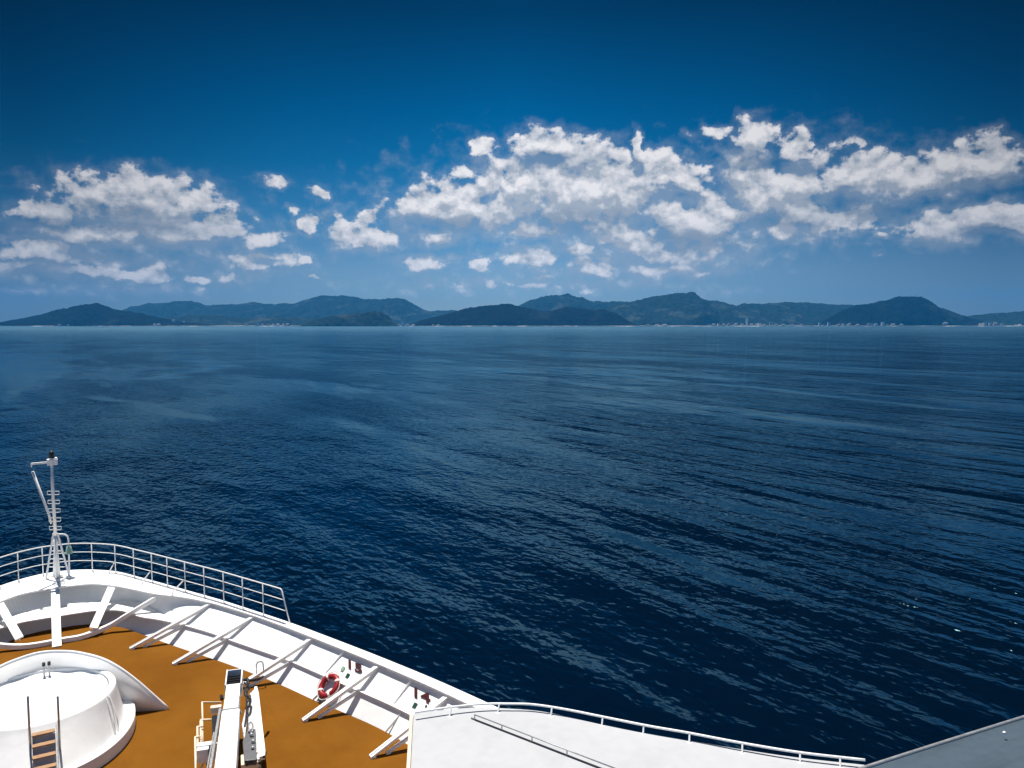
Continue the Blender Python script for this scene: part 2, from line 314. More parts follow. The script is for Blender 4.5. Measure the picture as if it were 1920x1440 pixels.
# ------------------------------------------------------------------ sea
A9, A4, C1, AC, R0, R1 = 1.45, .55, 1.9, .27, .08, .23
LANES = [(1020, 694, 1330, 720, 9), (1280, 712, 1990, 790, 7), (1160, 640, 1660, 664, 14), (480, 650, 850, 660, 12), (560, 770, 1180, 1010, 16), (150, 738, 480, 800, 6), (255, 716, 450, 682, 12), (640, 790, 760, 830, 4)]
GLOSS, DEEP = (.44, .84, 1.0), (.0002, .0034, .0100)
def build_sea():
    m, k, b = mat('sea_water'); tc = k.new('ShaderNodeTexCoord').outputs['Object']
    def swell(deg, wl, stretch, detail=3, rough=.5, seed=0, dist=0.0):   # crests run along the bearing deg
        mp = k.new('ShaderNodeMapping'); k.l.new(tc, mp.inputs[0])
        mp.inputs['Rotation'].default_value = (0, 0, R(deg)); mp.inputs['Location'].default_value = (seed, seed * 1.7, 0)
        mp.inputs['Scale'].default_value = (1 / wl, 1 / (wl * stretch), 1)
        return k.noise(mp.outputs[0], 1.0, detail, rough, dist, dim='2D')
    sx = k.new('ShaderNodeSeparateXYZ'); k.l.new(tc, sx.inputs[0])
    bear = k.m('ARCTAN2', sx.outputs[0], sx.outputs[1])
    wr = k.rng(k.m('ADD', bear, k.m('MULTIPLY', k.m('SUBTRACT', swell(0, 90, 1, 2), .5), .5)), R(22), R(42))
    wl = k.m('SUBTRACT', 1.0, wr)
    A = k.m('ADD', k.m('MULTIPLY', swell(10, 9, 4, 2, .5, 3), A9), k.m('MULTIPLY', swell(14, 4, 4, 2, .5, 11), A4))
    A = k.m('MULTIPLY', A, k.rng(k.v('LENGTH', tc), 60, 300, 1.25, 1.0))                # the ship's own wash close alongside
    B = k.m('ADD', k.m('MULTIPLY', swell(50, 11, 4, 2, .5, 5), A9), k.m('MULTIPLY', swell(46, 5, 4, 2, .5, 17), A4))
    H = k.m('ADD', k.m('MULTIPLY', A, k.m('ADD', k.m('MULTIPLY', wr, .8), .2)), k.m('MULTIPLY', B, k.m('ADD', k.m('MULTIPLY', wl, .45), .15)))
    gust = k.rng(swell(-62, 220, 3.5, 4, .6, 40), .36, .66, .45, 1.2)
    chop = k.m('MULTIPLY', k.m('ADD', k.m('MULTIPLY', swell(118, C1, 1.8, 3, .5, 2, .3), AC), k.m('MULTIPLY', swell(125, C1 * .42, 2.0, 1, .5, 9), AC * .5)), gust)
    H = k.m('ADD', H, chop)
    group = k.rng(swell(16, 46, 2.6, 3, .55, 63), .34, .66, .5, 1.5)         # wave groups
    H = k.m('MULTIPLY', H, k.m('MULTIPLY', group, k.rng(bear, R(28), R(62), .88, .90)))
    slick = k.m('MAXIMUM', k.rng(swell(-58, 120, 7.0, 5, .6, 77), .585, .66), k.m('MULTIPLY', k.rng(swell(-75, 60, 5.0, 5, .65, 31), .60, .68), .7))
    wig = k.m('SUBTRACT', swell(0, 45, 1, 4, .6, 21), .5); frag = k.rng(swell(-60, 26, 5, 5, .65, 55), .38, .58)
    for (x0, y0, x1, y1, wd) in LANES:                                          # long smooth lanes of old wakes
        a, c = at_z(x0, y0, 0), at_z(x1, y1, 0); d = (c - a); L = d.length; d /= L; nn = Vector((-d.y, d.x, 0))
        t = k.m('MULTIPLY_ADD', k.v('DOT_PRODUCT', tc, tuple(d)), 1 / L, -a.dot(d) / L)
        e = k.m('ABSOLUTE', k.m('ADD', k.m('SUBTRACT', k.v('DOT_PRODUCT', tc, tuple(nn)), a.dot(nn)), k.m('MULTIPLY', wig, wd * 2.2)))
        mk = k.m('MULTIPLY', k.rng(e, wd, wd * .25), k.m('MULTIPLY', k.rng(t, 0, .2), k.rng(t, 1, .8)))
        slick = k.m('MAXIMUM', slick, k.m('MULTIPLY', mk, k.m('MULTIPLY_ADD', frag, .7, .3)))
    amp = k.m('SUBTRACT', 1.0, k.m('MULTIPLY', slick, .84))
    bp = k.new('ShaderNodeBump'); bp.inputs['Distance'].default_value = 1.0
    k.l.new(amp, bp.inputs['Strength']); k.l.new(H, bp.inputs['Height'])
    k.n.remove(b); out = [n for n in k.n if n.type == 'OUTPUT_MATERIAL'][0]
    fr = k.new('ShaderNodeFresnel'); fr.inputs['IOR'].default_value = 1.33; k.l.new(bp.outputs[0], fr.inputs['Normal'])
    gl = k.new('ShaderNodeBsdfGlossy'); gl.distribution = 'GGX'; gl.inputs['Color'].default_value = (*GLOSS, 1); k.l.new(bp.outputs[0], gl.inputs['Normal'])
    dist = k.v('LENGTH', tc); k.l.new(k.rng(dist, 120, 4500, R0, R1), gl.inputs['Roughness'])
    df = k.new('ShaderNodeBsdfDiffuse'); df.inputs['Color'].default_value = (*DEEP, 1)
    mx = k.new('ShaderNodeMixShader'); fe = k.m('MULTIPLY', fr.outputs[0], k.m('MULTIPLY_ADD', fr.outputs[0], -.42, 1.0)); k.l.new(fe, mx.inputs[0]); k.l.new(df.outputs[0], mx.inputs[1]); k.l.new(gl.outputs[0], mx.inputs[2]); k.l.new(mx.outputs[0], out.inputs['Surface'])
    # one sheet round the ship, its cells growing with distance
    bm = bmesh.new(); nr, na = 90, 96; rows = []
    for i in range(nr + 1):
        r = 3.0 * (60000 / 3.0) ** (i / nr)
        rows.append([V(r * math.sin(2 * math.pi * j / na), r * math.cos(2 * math.pi * j / na), 0) for j in range(na)])
    loft(bm, rows, closed=True)
    o = bm_obj('sea', bm, m); o.data.polygons[0].use_smooth = True
    if o.data.polygons[0].normal.z < 0:
        o.data.flip_normals()
    tag(o, 'deep blue rippled open sea in front of the ship', None, None, 'structure')
build_sea()

# ------------------------------------------------------------------ hills across the bay
HILLS = []
def vnoise(x, y, seed):
    r = np.random.RandomState(seed); t = r.rand(64, 64)
    xi = np.floor(x).astype(int); yi = np.floor(y).astype(int); fx = x - xi; fy = y - yi
    fx = fx * fx * (3 - 2 * fx); fy = fy * fy * (3 - 2 * fy)
    a = t[xi % 64, yi % 64]; b = t[(xi + 1) % 64, yi % 64]; c = t[xi % 64, (yi + 1) % 64]; d = t[(xi + 1) % 64, (yi + 1) % 64]
    return (a * (1 - fx) + b * fx) * (1 - fy) + (c * (1 - fx) + d * fx) * fy
def fbm(x, y, seed, o=5, g=.55):
    s = 0; a = 1; tot = 0
    for i in range(o): s = s + a * vnoise(x * 2 ** i, y * 2 ** i, seed + i); tot += a; a *= g
    return s / tot - .5
def hill(name, label, prof, D, m, depth, rough=1.0, seed=1):
    xs = np.array([p[0] for p in prof], float); ys = np.array([p[1] for p in prof], float)
    n = int((xs[-1] - xs[0]) / 1.6) + 2; nd = 46
    px = np.linspace(xs[0], xs[-1], n)
    hy = np.interp(px, xs, ys)
    kern = np.exp(-np.linspace(-2, 2, 5) ** 2); kern /= kern.sum(); hy = np.convolve(np.pad(hy, 2, 'edge'), kern, 'valid')
    yd = D / math.cos(0)                                   # straight-ahead distance of the crest
    H = np.zeros(n); X = np.zeros(n)
    for i in range(n):
        d = ray(px[i], hy[i]); t = yd / d.dot(V(math.sin(YAW), math.cos(YAW), 0)); H[i] = CAM_Z + d.z * t; X[i] = t * d.dot(_r)
    H = np.maximum(H, -3)
    T = np.linspace(-1, 1, nd)                             # -1 near foot ... +1 far foot
    XX, TT = np.meshgrid(X, T, indexing='ij'); HH = np.repeat(H[:, None], nd, 1)
    dep = TT * depth
    shape = np.clip(1 - np.abs(TT) ** 1.25, 0, 1)
    spur = fbm(XX / 420 + 9, dep / 700 + 3, seed)          # gullies and spurs running down the slope
    Z = HH * np.clip(shape + spur * 1.1 * (1 - shape * .8) * (shape > 0) + 0.0, 0, 1.0)
    Z += fbm(XX / 90, dep / 90, seed + 20, 4) * HH * 0.16 * rough * (shape > .02) + fbm(XX / 20, dep / 22, seed + 40, 2) * 15 * rough * np.clip(HH / 60, 0, 1)
    Z = np.where(np.abs(TT) > .999, -6, Z)
    Z[0, :] = np.minimum(Z[0, :], 1); Z[-1, :] = np.minimum(Z[-1, :], 1)
    f = np.array([math.sin(YAW), math.cos(YAW)]); r = np.array([math.cos(YAW), -math.sin(YAW)])
    yy = yd + dep
    co = np.stack([XX * r[0] + yy * f[0], XX * r[1] + yy * f[1], Z], -1).reshape(-1, 3)
    i, j = np.meshgrid(np.arange(n - 1), np.arange(nd - 1), indexing='ij'); a = (i * nd + j).ravel()
    faces = np.stack([a, a + nd, a + nd + 1, a + 1], -1)
    me = bpy.data.meshes.new(name); me.from_pydata(co.tolist(), [], faces.tolist()); me.update()
    o = bpy.data.objects.new(name, me); col.objects.link(o); me.materials.append(m)
    for p in me.polygons: p.use_smooth = True
    HILLS.append((px, T, Z, yd, depth))
    return tag(o, label, None, None, 'structure')
P_A = [(-40,612),(0,611),(10,607),(45,597),(75,590),(115,577),(140,575),(165,571),(180,569.5),(195,574),(215,580),(245,584),(270,590),(300,597),(340,603),(400,610)]
P_B = [(150,612),(200,600),(240,585),(262,575),(285,568),(310,566),(340,562),(355,562),(370,566),(382,573),(400,573),(420,571),(440,572),(465,570),(480,567),(500,569),(530,568),(560,565),(590,557),(615,553),(640,554),(665,557),(685,562),(705,560),(730,558),(755,560),(775,570),(795,580),(805,583),(850,581),(900,590),(960,604),(1000,612)]
P_B2 = [(230,611),(260,601),(300,596),(350,592),(400,590),(430,594),(470,596),(520,594),(570,596),(640,600),(700,604),(760,610)]
P_C = [(566,611),(580,603),(600,597),(625,592),(655,588),(680,586),(700,583.5),(715,586),(728,592),(735,600),(745,609),(750,612)]
P_D = [(765,611),(790,600),(820,593),(850,585),(880,577),(905,573),(930,570),(955,569.5),(970,574),(990,578),(1020,582),(1050,578),(1062,574),(1085,576),(1100,580),(1130,578),(1150,585),(1180,603),(1195,611)]
P_E = [(900,606),(950,584),(985,566),(1010,556),(1040,548.5),(1065,549),(1085,556),(1110,563),(1150,566),(1175,566),(1210,572),(1260,590),(1300,608)]
P_E2 = [(1090,606),(1130,580),(1160,568),(1200,563),(1230,556),(1255,552),(1270,549),(1290,548),(1303,549),(1315,557),(1330,562),(1345,562),(1365,568),(1385,575),(1410,582),(1440,594),(1480,609)]
P_F = [(1340,606),(1380,576),(1395,569),(1420,569),(1450,567),(1480,567),(1500,565),(1530,565),(1550,569),(1575,571),(1600,573),(1640,574),(1700,585),(1760,608)]
P_G = [(1540,608),(1575,582),(1610,571),(1640,568),(1660,564),(1690,557),(1725,556),(1735,560),(1755,573),(1780,584),(1805,594),(1822,604),(1835,611)]
P_H = [(1760,608),(1785,598),(1815,593),(1850,588),(1890,585),(1920,583),(1990,588),(2080,600),(2140,611)]
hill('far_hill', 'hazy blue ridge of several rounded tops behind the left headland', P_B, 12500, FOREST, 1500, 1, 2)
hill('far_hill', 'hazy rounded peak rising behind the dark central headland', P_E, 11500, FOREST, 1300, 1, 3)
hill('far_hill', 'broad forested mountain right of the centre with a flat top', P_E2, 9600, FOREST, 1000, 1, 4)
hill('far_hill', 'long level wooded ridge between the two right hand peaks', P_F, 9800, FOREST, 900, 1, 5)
hill('hill', 'low foothills in front of the left hazy ridge', P_B2, 9000, FOREST, 500, 1, 6)
hill('hill', 'dark pointed headland at the far left end of the coast', P_A, 7600, FOREST_SHADE, 420, 1, 7)
hill('hill', 'dark wooded headland at the middle of the coast', P_D, 7700, FOREST_SHADE, 430, 1, 8)
hill('hill', 'dark peaked hill with antennas on the right', P_G, 7900, FOREST_SHADE, 450, 1, 9)
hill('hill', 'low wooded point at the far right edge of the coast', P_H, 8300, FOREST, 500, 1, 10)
hill('island', 'small greenish wooded island before the left ridge', P_C, 7150, FOREST, 150, 1, 11)
FWD = V(math.sin(YAW), math.cos(YAW), 0)
def far_at(px, D, z): 
    d = ray(px, 606); t = D / d.dot(FWD); return V(d.x * t, d.y * t, z)
bm = bmesh.new(); rows = [[], [], [], []]
for i in range(161):
    px = -30 + 2060 * i / 160; w = 90 * math.sin(px * .013) + 60 * math.sin(px * .041 + 1)
    for j, (dd, z) in enumerate(((0, -1.5), (25, 2.5), (160, 4.5), (900, 6))): rows[j].append(far_at(px, 7060 + w + dd, z))
loft(bm, rows); tag(bm_obj('shore', bm, SHORE, None, True), 'thin pale strip of sand and sea walls along the foot of the hills', None, None, 'structure')

# town: every house a thing
def house_mesh(w, d, h, pitched):
    bm = bmesh.new(); x, y = w / 2, d / 2
    b = [bm.verts.new((i, j, -3)) for i, j in ((-x, -y), (x, -y), (x, y), (-x, y))]; t = [bm.verts.new((i, j, h)) for i, j in ((-x, -y), (x, -y), (x, y), (-x, y))]
    for k in range(4): bm.faces.new((b[k], b[(k + 1) % 4], t[(k + 1) % 4], t[k]))
    bm.faces.new(b[::-1]); bm.faces.new(t)
    return bm
def roof_mesh(w, d, h):
    bm = bmesh.new(); x, y = w / 2 + .5, d / 2 + .5
    e = [bm.verts.new(p) for p in ((-x, -y, h + .02), (x, -y, h + .02), (x, y, h + .02), (-x, y, h + .02))]; a = bm.verts.new((-x, 0, h + d * .3)); b = bm.verts.new((x, 0, h + d * .3))
    for f in ((e[0], e[1], b, a), (e[2], e[3], a, b), (e[1], e[2], b), (e[3], e[0], a), (e[3], e[2], e[1], e[0])): bm.faces.new(f)
    return bm
def far_ground(px, D):
    return 4.0
TOWN = [ # px, width m, height m, distance, z, colour
 (112,18,9,7120,4,0),(128,14,7,7130,4,0),(240,20,16,7260,14,0),(246,12,12,7240,6,0),(290,16,16,7200,6,0),(298,24,10,7180,5,0),(326,20,12,7400,40,0),(345,15,10,7500,30,1),
 (482,22,20,7190,5,0),(492,14,12,7180,5,0),(503,26,14,7200,5,1),(512,12,18,7210,5,0),(521,20,12,7180,5,0),(531,14,16,7200,6,0),(540,24,11,7190,5,1),(462,14,9,7200,5,1),
 (748,16,9,7110,4,1),(756,22,26,7120,4,0),(764,18,10,7110,4,0),(775,22,7,7110,4,1),(812,12,8,7110,4,1),(822,16,8,7110,4,0),
 (1232,26,7,7180,4,0),(1246,30,6,7180,4,0),(1215,18,7,7180,4,1),(1329,16,14,7160,4,0),(1338,24,11,7160,4,1),(1347,14,16,7170,5,0),(1357,22,10,7160,4,1),(1366,18,12,7180,5,1),
 (1376,14,10,7160,4,0),(1381,16,22,7180,5,0),(1391,20,10,7170,5,1),(1400,14,58,7180,4,0),(1409,22,12,7170,4,1),(1418,20,10,7180,4,1),(1424,26,18,7190,5,0),(1433,16,10,7170,4,1),
 (1446,26,22,7230,12,1),(1455,20,9,7170,4,0),(1468,24,8,7170,4,1),(1485,18,7,7170,4,1),(1502,20,8,7170,4,1),(1537,16,22,7170,4,0),(1545,14,14,7170,4,1),(1554,18,26,7180,4,0),
 (1572,22,8,7170,4,1),(1583,30,14,7200,8,1),(1592,22,12,7200,8,0),(1608,22,8,7170,4,1),(1627,20,12,7200,6,1),(1634,30,16,7200,6,1),(1642,20,12,7180,5,0),(1655,20,26,7200,5,0),
 (1664,16,14,7190,5,1),(1674,28,10,7190,5,1),(1690,22,9,7180,4,1),(1772,30,8,7240,20,1),(1838,20,12,7400,8,1),(1846,26,18,7420,10,1),(1856,18,16,7420,12,0),(1866,26,13,7420,10,1),(1878,20,10,7400,6,1),(1912,20,9,7400,5,0),(1904,14,8,7400,5,1)]
def town_label(px, h, c):
    side = 'left headland' if px < 320 else 'left ridge' if px < 600 else 'little island' if px < 800 else 'central headland' if px < 1280 else 'level wooded ridge' if px < 1600 else 'peaked hill with antennas' if px < 1800 else 'far right point'
    return ('white' if c == 0 else 'beige') + (' block' if h > 15 else ' house') + ' on the shore below the ' + side
cache = {}
for (px, w, h, D, z, c) in TOWN:
    w *= 1.2; h0, h = h, h * 1.2
    if h0 == 58: lab = 'tall white tower block, by far the highest of the town'
    elif px == 756: lab = 'tallest white block beside the small island'
    else: lab = town_label(px, h0, c)
    pit = h < 16
    e = thing('building', lab, 'building', far_at(px, D, z), 'buildings along the far shore')
    e.rotation_euler = (0, 0, -YAW + random.uniform(-.5, .5))
    key = (w, h, c)
    if key not in cache:
        cache[key] = (bm_obj('wall', house_mesh(w, w * .7, h, pit), HOUSE if c == 0 else HOUSE2), bm_obj('roof', roof_mesh(w, w * .7, h), ROOFT) if pit else None)
        A = [q for q in cache[key] if q]
    else:
        A = []
        for q in cache[key]:
            if q: n = q.copy(); col.objects.link(n); A.append(n)
    for q in A: q.parent = e
# antennas on the dark peaked hill
for k, (px, hh) in enumerate(((1704, 26), (1717, 38))):
    base = far_at(px, 7900, 0); d = ray(px, 557); zt = CAM_Z + d.z * 7900 / d.dot(FWD)
    e = thing('antenna_tower', ('shorter', 'taller')[k] + ' of two thin antenna towers on the dark peaked hill', 'antenna', (base.x, base.y, zt - 6), 'antenna towers on the hilltop')
    b2 = bmesh.new()
    for sx in (-2, 2):
        for sy in (-2, 2): tube(b2, [V(sx, sy, 0), V(sx * .25, sy * .25, hh)], .6, 5)
    for q in range(1, 6): box(b2, (0, 0, hh * q / 6), 4.2 - 3 * q / 6, 4.2 - 3 * q / 6, .5)
    o = bm_obj('lattice', b2, STEEL); o.parent = e
    b2 = bmesh.new(); tube(b2, [V(0, 0, hh - 2), V(0, 0, hh + 8)], .5, 5); o = bm_obj('aerial', b2, HOUSE); o.parent = e

# ------------------------------------------------------------------ the ship
ZC, ZS, ZD, ZR = 18.0, 17.38, 16.9, 20.0     # cap, stringer, deck, deckhouse roof
ship = thing('cruise_ship', 'white cruise ship seen from its bridge, bow deck painted ochre', 'ship', (0, 20, 0))
PAIRS = [((0,32.95),(0,30.9)),((.6,32.85),(.55,30.88)),((1.3,32.45),(1.1,30.72)),((1.95,31.8),(1.74,30.1)),((2.55,30.75),(2.3,29.3)),((3.2,29.55),(2.84,28.5)),
 ((3.95,28.1),(3.55,27.75)),((4.6,26.85),(4.28,26.7)),((5.3,25.35),(5.05,25.2)),((6.0,23.8),(5.72,23.68)),((6.57,22.4),(6.27,22.28)),((7.6,19.7),(7.27,19.6)),((8.5,17.05),(8.15,16.95)),
 ((9.45,13.6),(9.1,13.5)),((10.4,9),(10.05,9)),((11.1,4),(10.75,4)),((11.6,-4),(11.25,-4)),((11.8,-14),(11.45,-14))]
NP = 170
OUT = catmull([V(a[0], a[1], 0) for a, b in PAIRS], NP); INN = catmull([V(b[0], b[1], 0) for a, b in PAIRS], NP)
# plan curves of the bulwark at the stringer and at the deck (measured)
STR = [(0,29.3),(.55,29.3),(1.09,29.24),(1.78,28.85),(2.28,27.93),(2.8,27.3),(3.44,26.36),(4.11,25.17),(4.4,24.5),(5.36,22.53),(5.6,22.0),(6.06,20.8),(6.6,19.4),(7.3,17.44),(8.3,13.7),(9.3,9),(10,4),(10.5,-4),(10.7,-14)]
DKE = [(0,29.9),(.5,29.9),(.95,29.75),(1.4,29.4),(1.75,29.0),(2.01,28.6),(2.75,27.1),(3.47,25.71),(4.27,24.21),(5.2,22.24),(5.9,20.48),(6.24,19.73),(6.97,17.83),(7.9,14),(8.9,9),(9.6,4),(10.1,-4),(10.3,-14)]
STRc = catmull([V(a * 1.0126, b * 1.0126, 0) for a, b in STR], NP * 2); DKEc = catmull([V(a, b, 0) for a, b in DKE], NP * 2)
def resample_by_y(curve, ys, apex_frac=None):
    return [min(curve, key=lambda p: abs(p.y - y)) for y in ys]
def x_at(curve, y):
    for a, b in zip(curve, curve[1:]):
        if a.y >= y > b.y: 
            t = (a.y - y) / (a.y - b.y); return a.x + (b.x - a.x) * t
    return curve[0].x if y > curve[0].y else curve[-1].x
def y_front(curve): return max(p.y for p in curve)
# all levels share one parameter: a bearing about a point inboard round the bow, then the distance along the ship
PY = 26.2
KEYS = [('a', R(90) * i / 70) for i in range(70)] + [('y', PY - (PY + 13.5) * (i / 80) ** 1.25) for i in range(81)]
def hit(curve, key):
    if key[0] == 'y': return V(x_at(curve, key[1]), key[1], 0)
    a = key[1]; d = V(math.sin(a), math.cos(a), 0); o = V(0, PY, 0); n = V(d.y, -d.x, 0)
    for p, q in zip(curve, curve[1:]):
        sp, sq = (p - o).dot(n), (q - o).dot(n)
        if sp <= 1e-9 and sq > 0:
            return p.lerp(q, -sp / (sq - sp) if sq != sp else 0)
    return V(curve[0].x, curve[0].y, 0)
def fan(curve): return [hit(curve, k) for k in KEYS]
NF = len(KEYS) - 1
FO, FI, FS, FD = fan(OUT), fan(INN), fan(STRc), fan(DKEc)
DIRS = [V(math.sin(k[1]), math.cos(k[1]), 0) if k[0] == 'a' else V(1, 0, 0) for k in KEYS]
def off(curve, k):
    return [p + n * (k(i) if callable(k) else k) for i, (p, n) in enumerate(zip(curve, DIRS))]
def atz(curve, z): return [V(p.x, p.y, z) for p in curve]
def bowf(i):                                # 1 round the bow, easing to 0 along the side
    a = KEYS[i][1] / R(90) if KEYS[i][0] == 'a' else 1.0
    t = min(max((a - .30) / .60, 0), 1); return 1 - t * t * (3 - 2 * t)
WTOP = off(FI, lambda i: .165 + .53 * bowf(i))
WSTR = off(FS, lambda i: .10 + .88 * bowf(i))
WDK = off(FD, lambda i: .0)
def closed_strip(name, sec_rows, m, parent, smooth=True):
    bm = bmesh.new(); loft(bm, [mirror(r) for r in sec_rows]); return bm_obj(name, bm, m, parent, smooth)
def solid(name, rows, m, parent, bev=0.012):  # rows go round the section
    bm = bmesh.new(); R2 = [mirror(r) for r in rows]; cols = list(zip(*R2))
    vs = [[bm.verts.new(p) for p in c] for c in cols]; n = len(rows)
    for a, b in zip(vs, vs[1:]):
        for k in range(n): bm.faces.new((a[k], a[(k + 1) % n], b[(k + 1) % n], b[k]))
    bm.faces.new(vs[0]); bm.faces.new(vs[-1][::-1])
    o = bm_obj(name, bm, m, parent, False, bev)
    return o
# gunwale cap plate
cap = solid('gunwale', [atz(FO, ZC), atz(FI, ZC), atz(FI, ZC - .05), atz(FO, ZC - .05)], RUSTY, ship, .01)
# bulwark skin: two panels that lean out, closed outboard
bw = solid('bulwark', [atz(WTOP, ZC - .052), atz(WSTR, ZS), atz(WDK, ZD - .12), atz(off(WDK, .05), ZD - .12), atz(off(WSTR, .05), ZS), atz(off(WTOP, .05), ZC - .052)], WHITE, ship, 0)
# stringer plate half way up
st = solid('stringer', [atz(off(FS, lambda i: .09 + .86 * bowf(i)), ZS + .02), atz(FS, ZS + .02), atz(FS, ZS - .02), atz(off(FS, lambda i: .09 + .86 * bowf(i)), ZS - .02)], RUSTY, bw, 0)
# hull outside, flared
hull_rows = []
for k, z in enumerate((ZC - .04, 15, 12, 9, 6, 3, 0, -3)):
    t = k / 7; s = 1 - .55 * t ** .8
    hull_rows.append([V(p.x * (s if p.y > 8 else s + (1 - s) * min(1, (8 - p.y) / 18)) , p.y - (6.5 * t ** .9) * max(0, (p.y - 5) / 28), z) for p in off(FO, -.03)])
bm = bmesh.new(); loft(bm, [mirror(r) for r in hull_rows]); hl = bm_obj('hull', bm, WHITE, ship, True)
# deck
bm = bmesh.new(); fd = mirror(atz(off(FD, .02), ZD)); n = len(fd)
vs = [bm.verts.new(p) for p in fd]; 
for i in range(n // 2): 
    a, b, c, d = vs[i], vs[i + 1], vs[n - 2 - i], vs[n - 1 - i]
    q = []
    for x in (a, b, c, d):
        if x not in q: q.append(x)
    if len(q) > 2: bm.faces.new(q)
dk = bm_obj('deck', bm, DECK, ship)

# stays: a long one from cap to deck and a short one from the stringer to the deck, joined by a web
def stay(y, side=1, toe=1.0, toe2=None):
    xt = x_at(INN, y) ; xs = x_at(STRc, y); xd = x_at(DKEc, y)
    top = V(xt + .10, y, ZC - .06); t1 = V(xd - toe, y, ZD + .035); t2 = V(xd - toe * .62, y - .02, ZD + .03); s2 = V(xs + .02, y - .02, ZS - .03)
    bm = bmesh.new()
    bar(bm, t1, top, .15, .035, V(-.7, 0, .7))
    bar(bm, t1 + V(.03, 0, -.01), top + V(.05, 0, -.03), .02, .13, V(-.7, 0, .7))
    bar(bm, t2 + V(.02, 0, 0), s2, .09, .03, V(-.7, 0, .7)); bar(bm, t2 + V(.05, 0, -.01), s2 + V(.05, 0, -.02), .018, .09, V(-.7, 0, .7))
    box(bm, (t1.x + .06, y, ZD + .03), .12, .15, .06); box(bm, (t2.x + .05, y - .02, ZD + .03), .1, .09, .06)
    if side < 0: bmesh.ops.scale(bm, vec=(-1, 1, 1), verts=bm.verts)
    return bm_obj('stay', bm, WHITE, bw, False, .006)
STAY_Y = [26.84, 24.96, 22.36, 19.65, 17.15, 14.6, 12.0]
for y in STAY_Y:
    stay(y, 1); stay(y, -1)
# thin vertical stiffeners between the stays
for y in (21.0, 18.42, 15.9):
    for s in (1, -1):
        xt, xs, xd = x_at(INN, y), x_at(STRc, y), x_at(DKEc, y)
        bm = bmesh.new(); bar(bm, V(xs + .13, y, ZS + .03), V(xt + .10, y, ZC - .06), .014, .05, V(-.7, 0, .7))
        if s < 0: bmesh.ops.scale(bm, vec=(-1, 1, 1), verts=bm.verts)
        bm_obj('stiffener', bm, WHITE, bw); bm = bmesh.new()
        yo = y - .35; xs, xd = x_at(STRc, yo), x_at(DKEc, yo)
        bar(bm, V(xd + .0, yo, ZD + .02), V(xs + .13, yo, ZS - .03), .014, .06, V(-.7, 0, .7))
        if s < 0: bmesh.ops.scale(bm, vec=(-1, 1, 1), verts=bm.verts)
        bm_obj('stiffener', bm, WHITE, bw)
# stays at the bow: centre post and the two short slanting ones
def bow_stay(top, foot, w):
    bm = bmesh.new(); bar(bm, foot, top, w, .06, V(0, -.7, .7)); bar(bm, foot + V(0, .05, -.03), top + V(0, .05, -.05), .03, .16, V(0, -.7, .7))
    return bm_obj('stay', bm, WHITE, bw, False, .008)
bow_stay(V(-.05, 30.96, ZC - .06), V(-.07, 28.14, ZD + .02), .26)
for sx in (1, -1):
    bow_stay(V(sx * 1.62, 30.15, ZC - .06), at_z(175, 1178, ZD + .28) if sx > 0 else V(-1.05 + -.02, 28.75, ZD + .28), .24)
# the curved bow beam that sweeps from the cap down and round behind the stays
b0, b1 = at_z(292, 1117, ZC - .08), at_z(190, 1178, 17.08)
bp_ = [b0, b0.lerp(b1, .3), b0.lerp(b1, .6), b0.lerp(b1, .88), at_z(155, 1189, 17.06), at_z(117, 1196, 17.06)]
xm = -.12
half = [V(p.x, p.y, p.z) for p in bp_]; full = half + [V(2 * xm - p.x, p.y, p.z) for p in reversed(half[:-1])]
cv = catmull(full, 90); fr = frames(cv); rows = []
bm = bmesh.new()
for p, (s, n_) in zip(cv, fr):
    rows.append([p + V(0, 0, .0) - s * .07, p + s * .07, p + s * .07 - V(0, 0, .15), p - s * .07 - V(0, 0, .15)])
loft(bm, rows, closed=True, cap=True); bm_obj('bow_beam', bm, WHITE, bw, False, .012)

# painted frame numbers and squares on the bulwark
def panel_frame(px, py, zz=None):
    # point on the upper leaning panel under a photo pixel, plus its axes (aft along the panel, up the panel)
    best = None
    for i in range(NF):
        a, b = WTOP[i], WTOP[i + 1]; s1, s2 = WSTR[i], WSTR[i + 1]
        A = V(a.x, a.y, ZC); B = V(b.x, b.y, ZC); Cc = V(s1.x, s1.y, ZS); 
        nn = (B - A).cross(Cc - A); 
        d = ray(px, py); o = V(0, 0, CAM_Z)
        if abs(d.dot(nn)) < 1e-9: continue
        t = (A - o).dot(nn) / d.dot(nn); p = o + d * t
        u = (p - A).dot((B - A)) / (B - A).length_squared
        if -.01 <= u <= 1.01 and ZS - .3 < p.z < ZC + .2:
            e1 = (B - A).normalized(); up = (A - Cc); up = (up - e1 * up.dot(e1)).normalized(); n3 = e1.cross(up)
            if n3.x > 0: n3 = -n3
            best = (p, e1, up, n3)
    return best
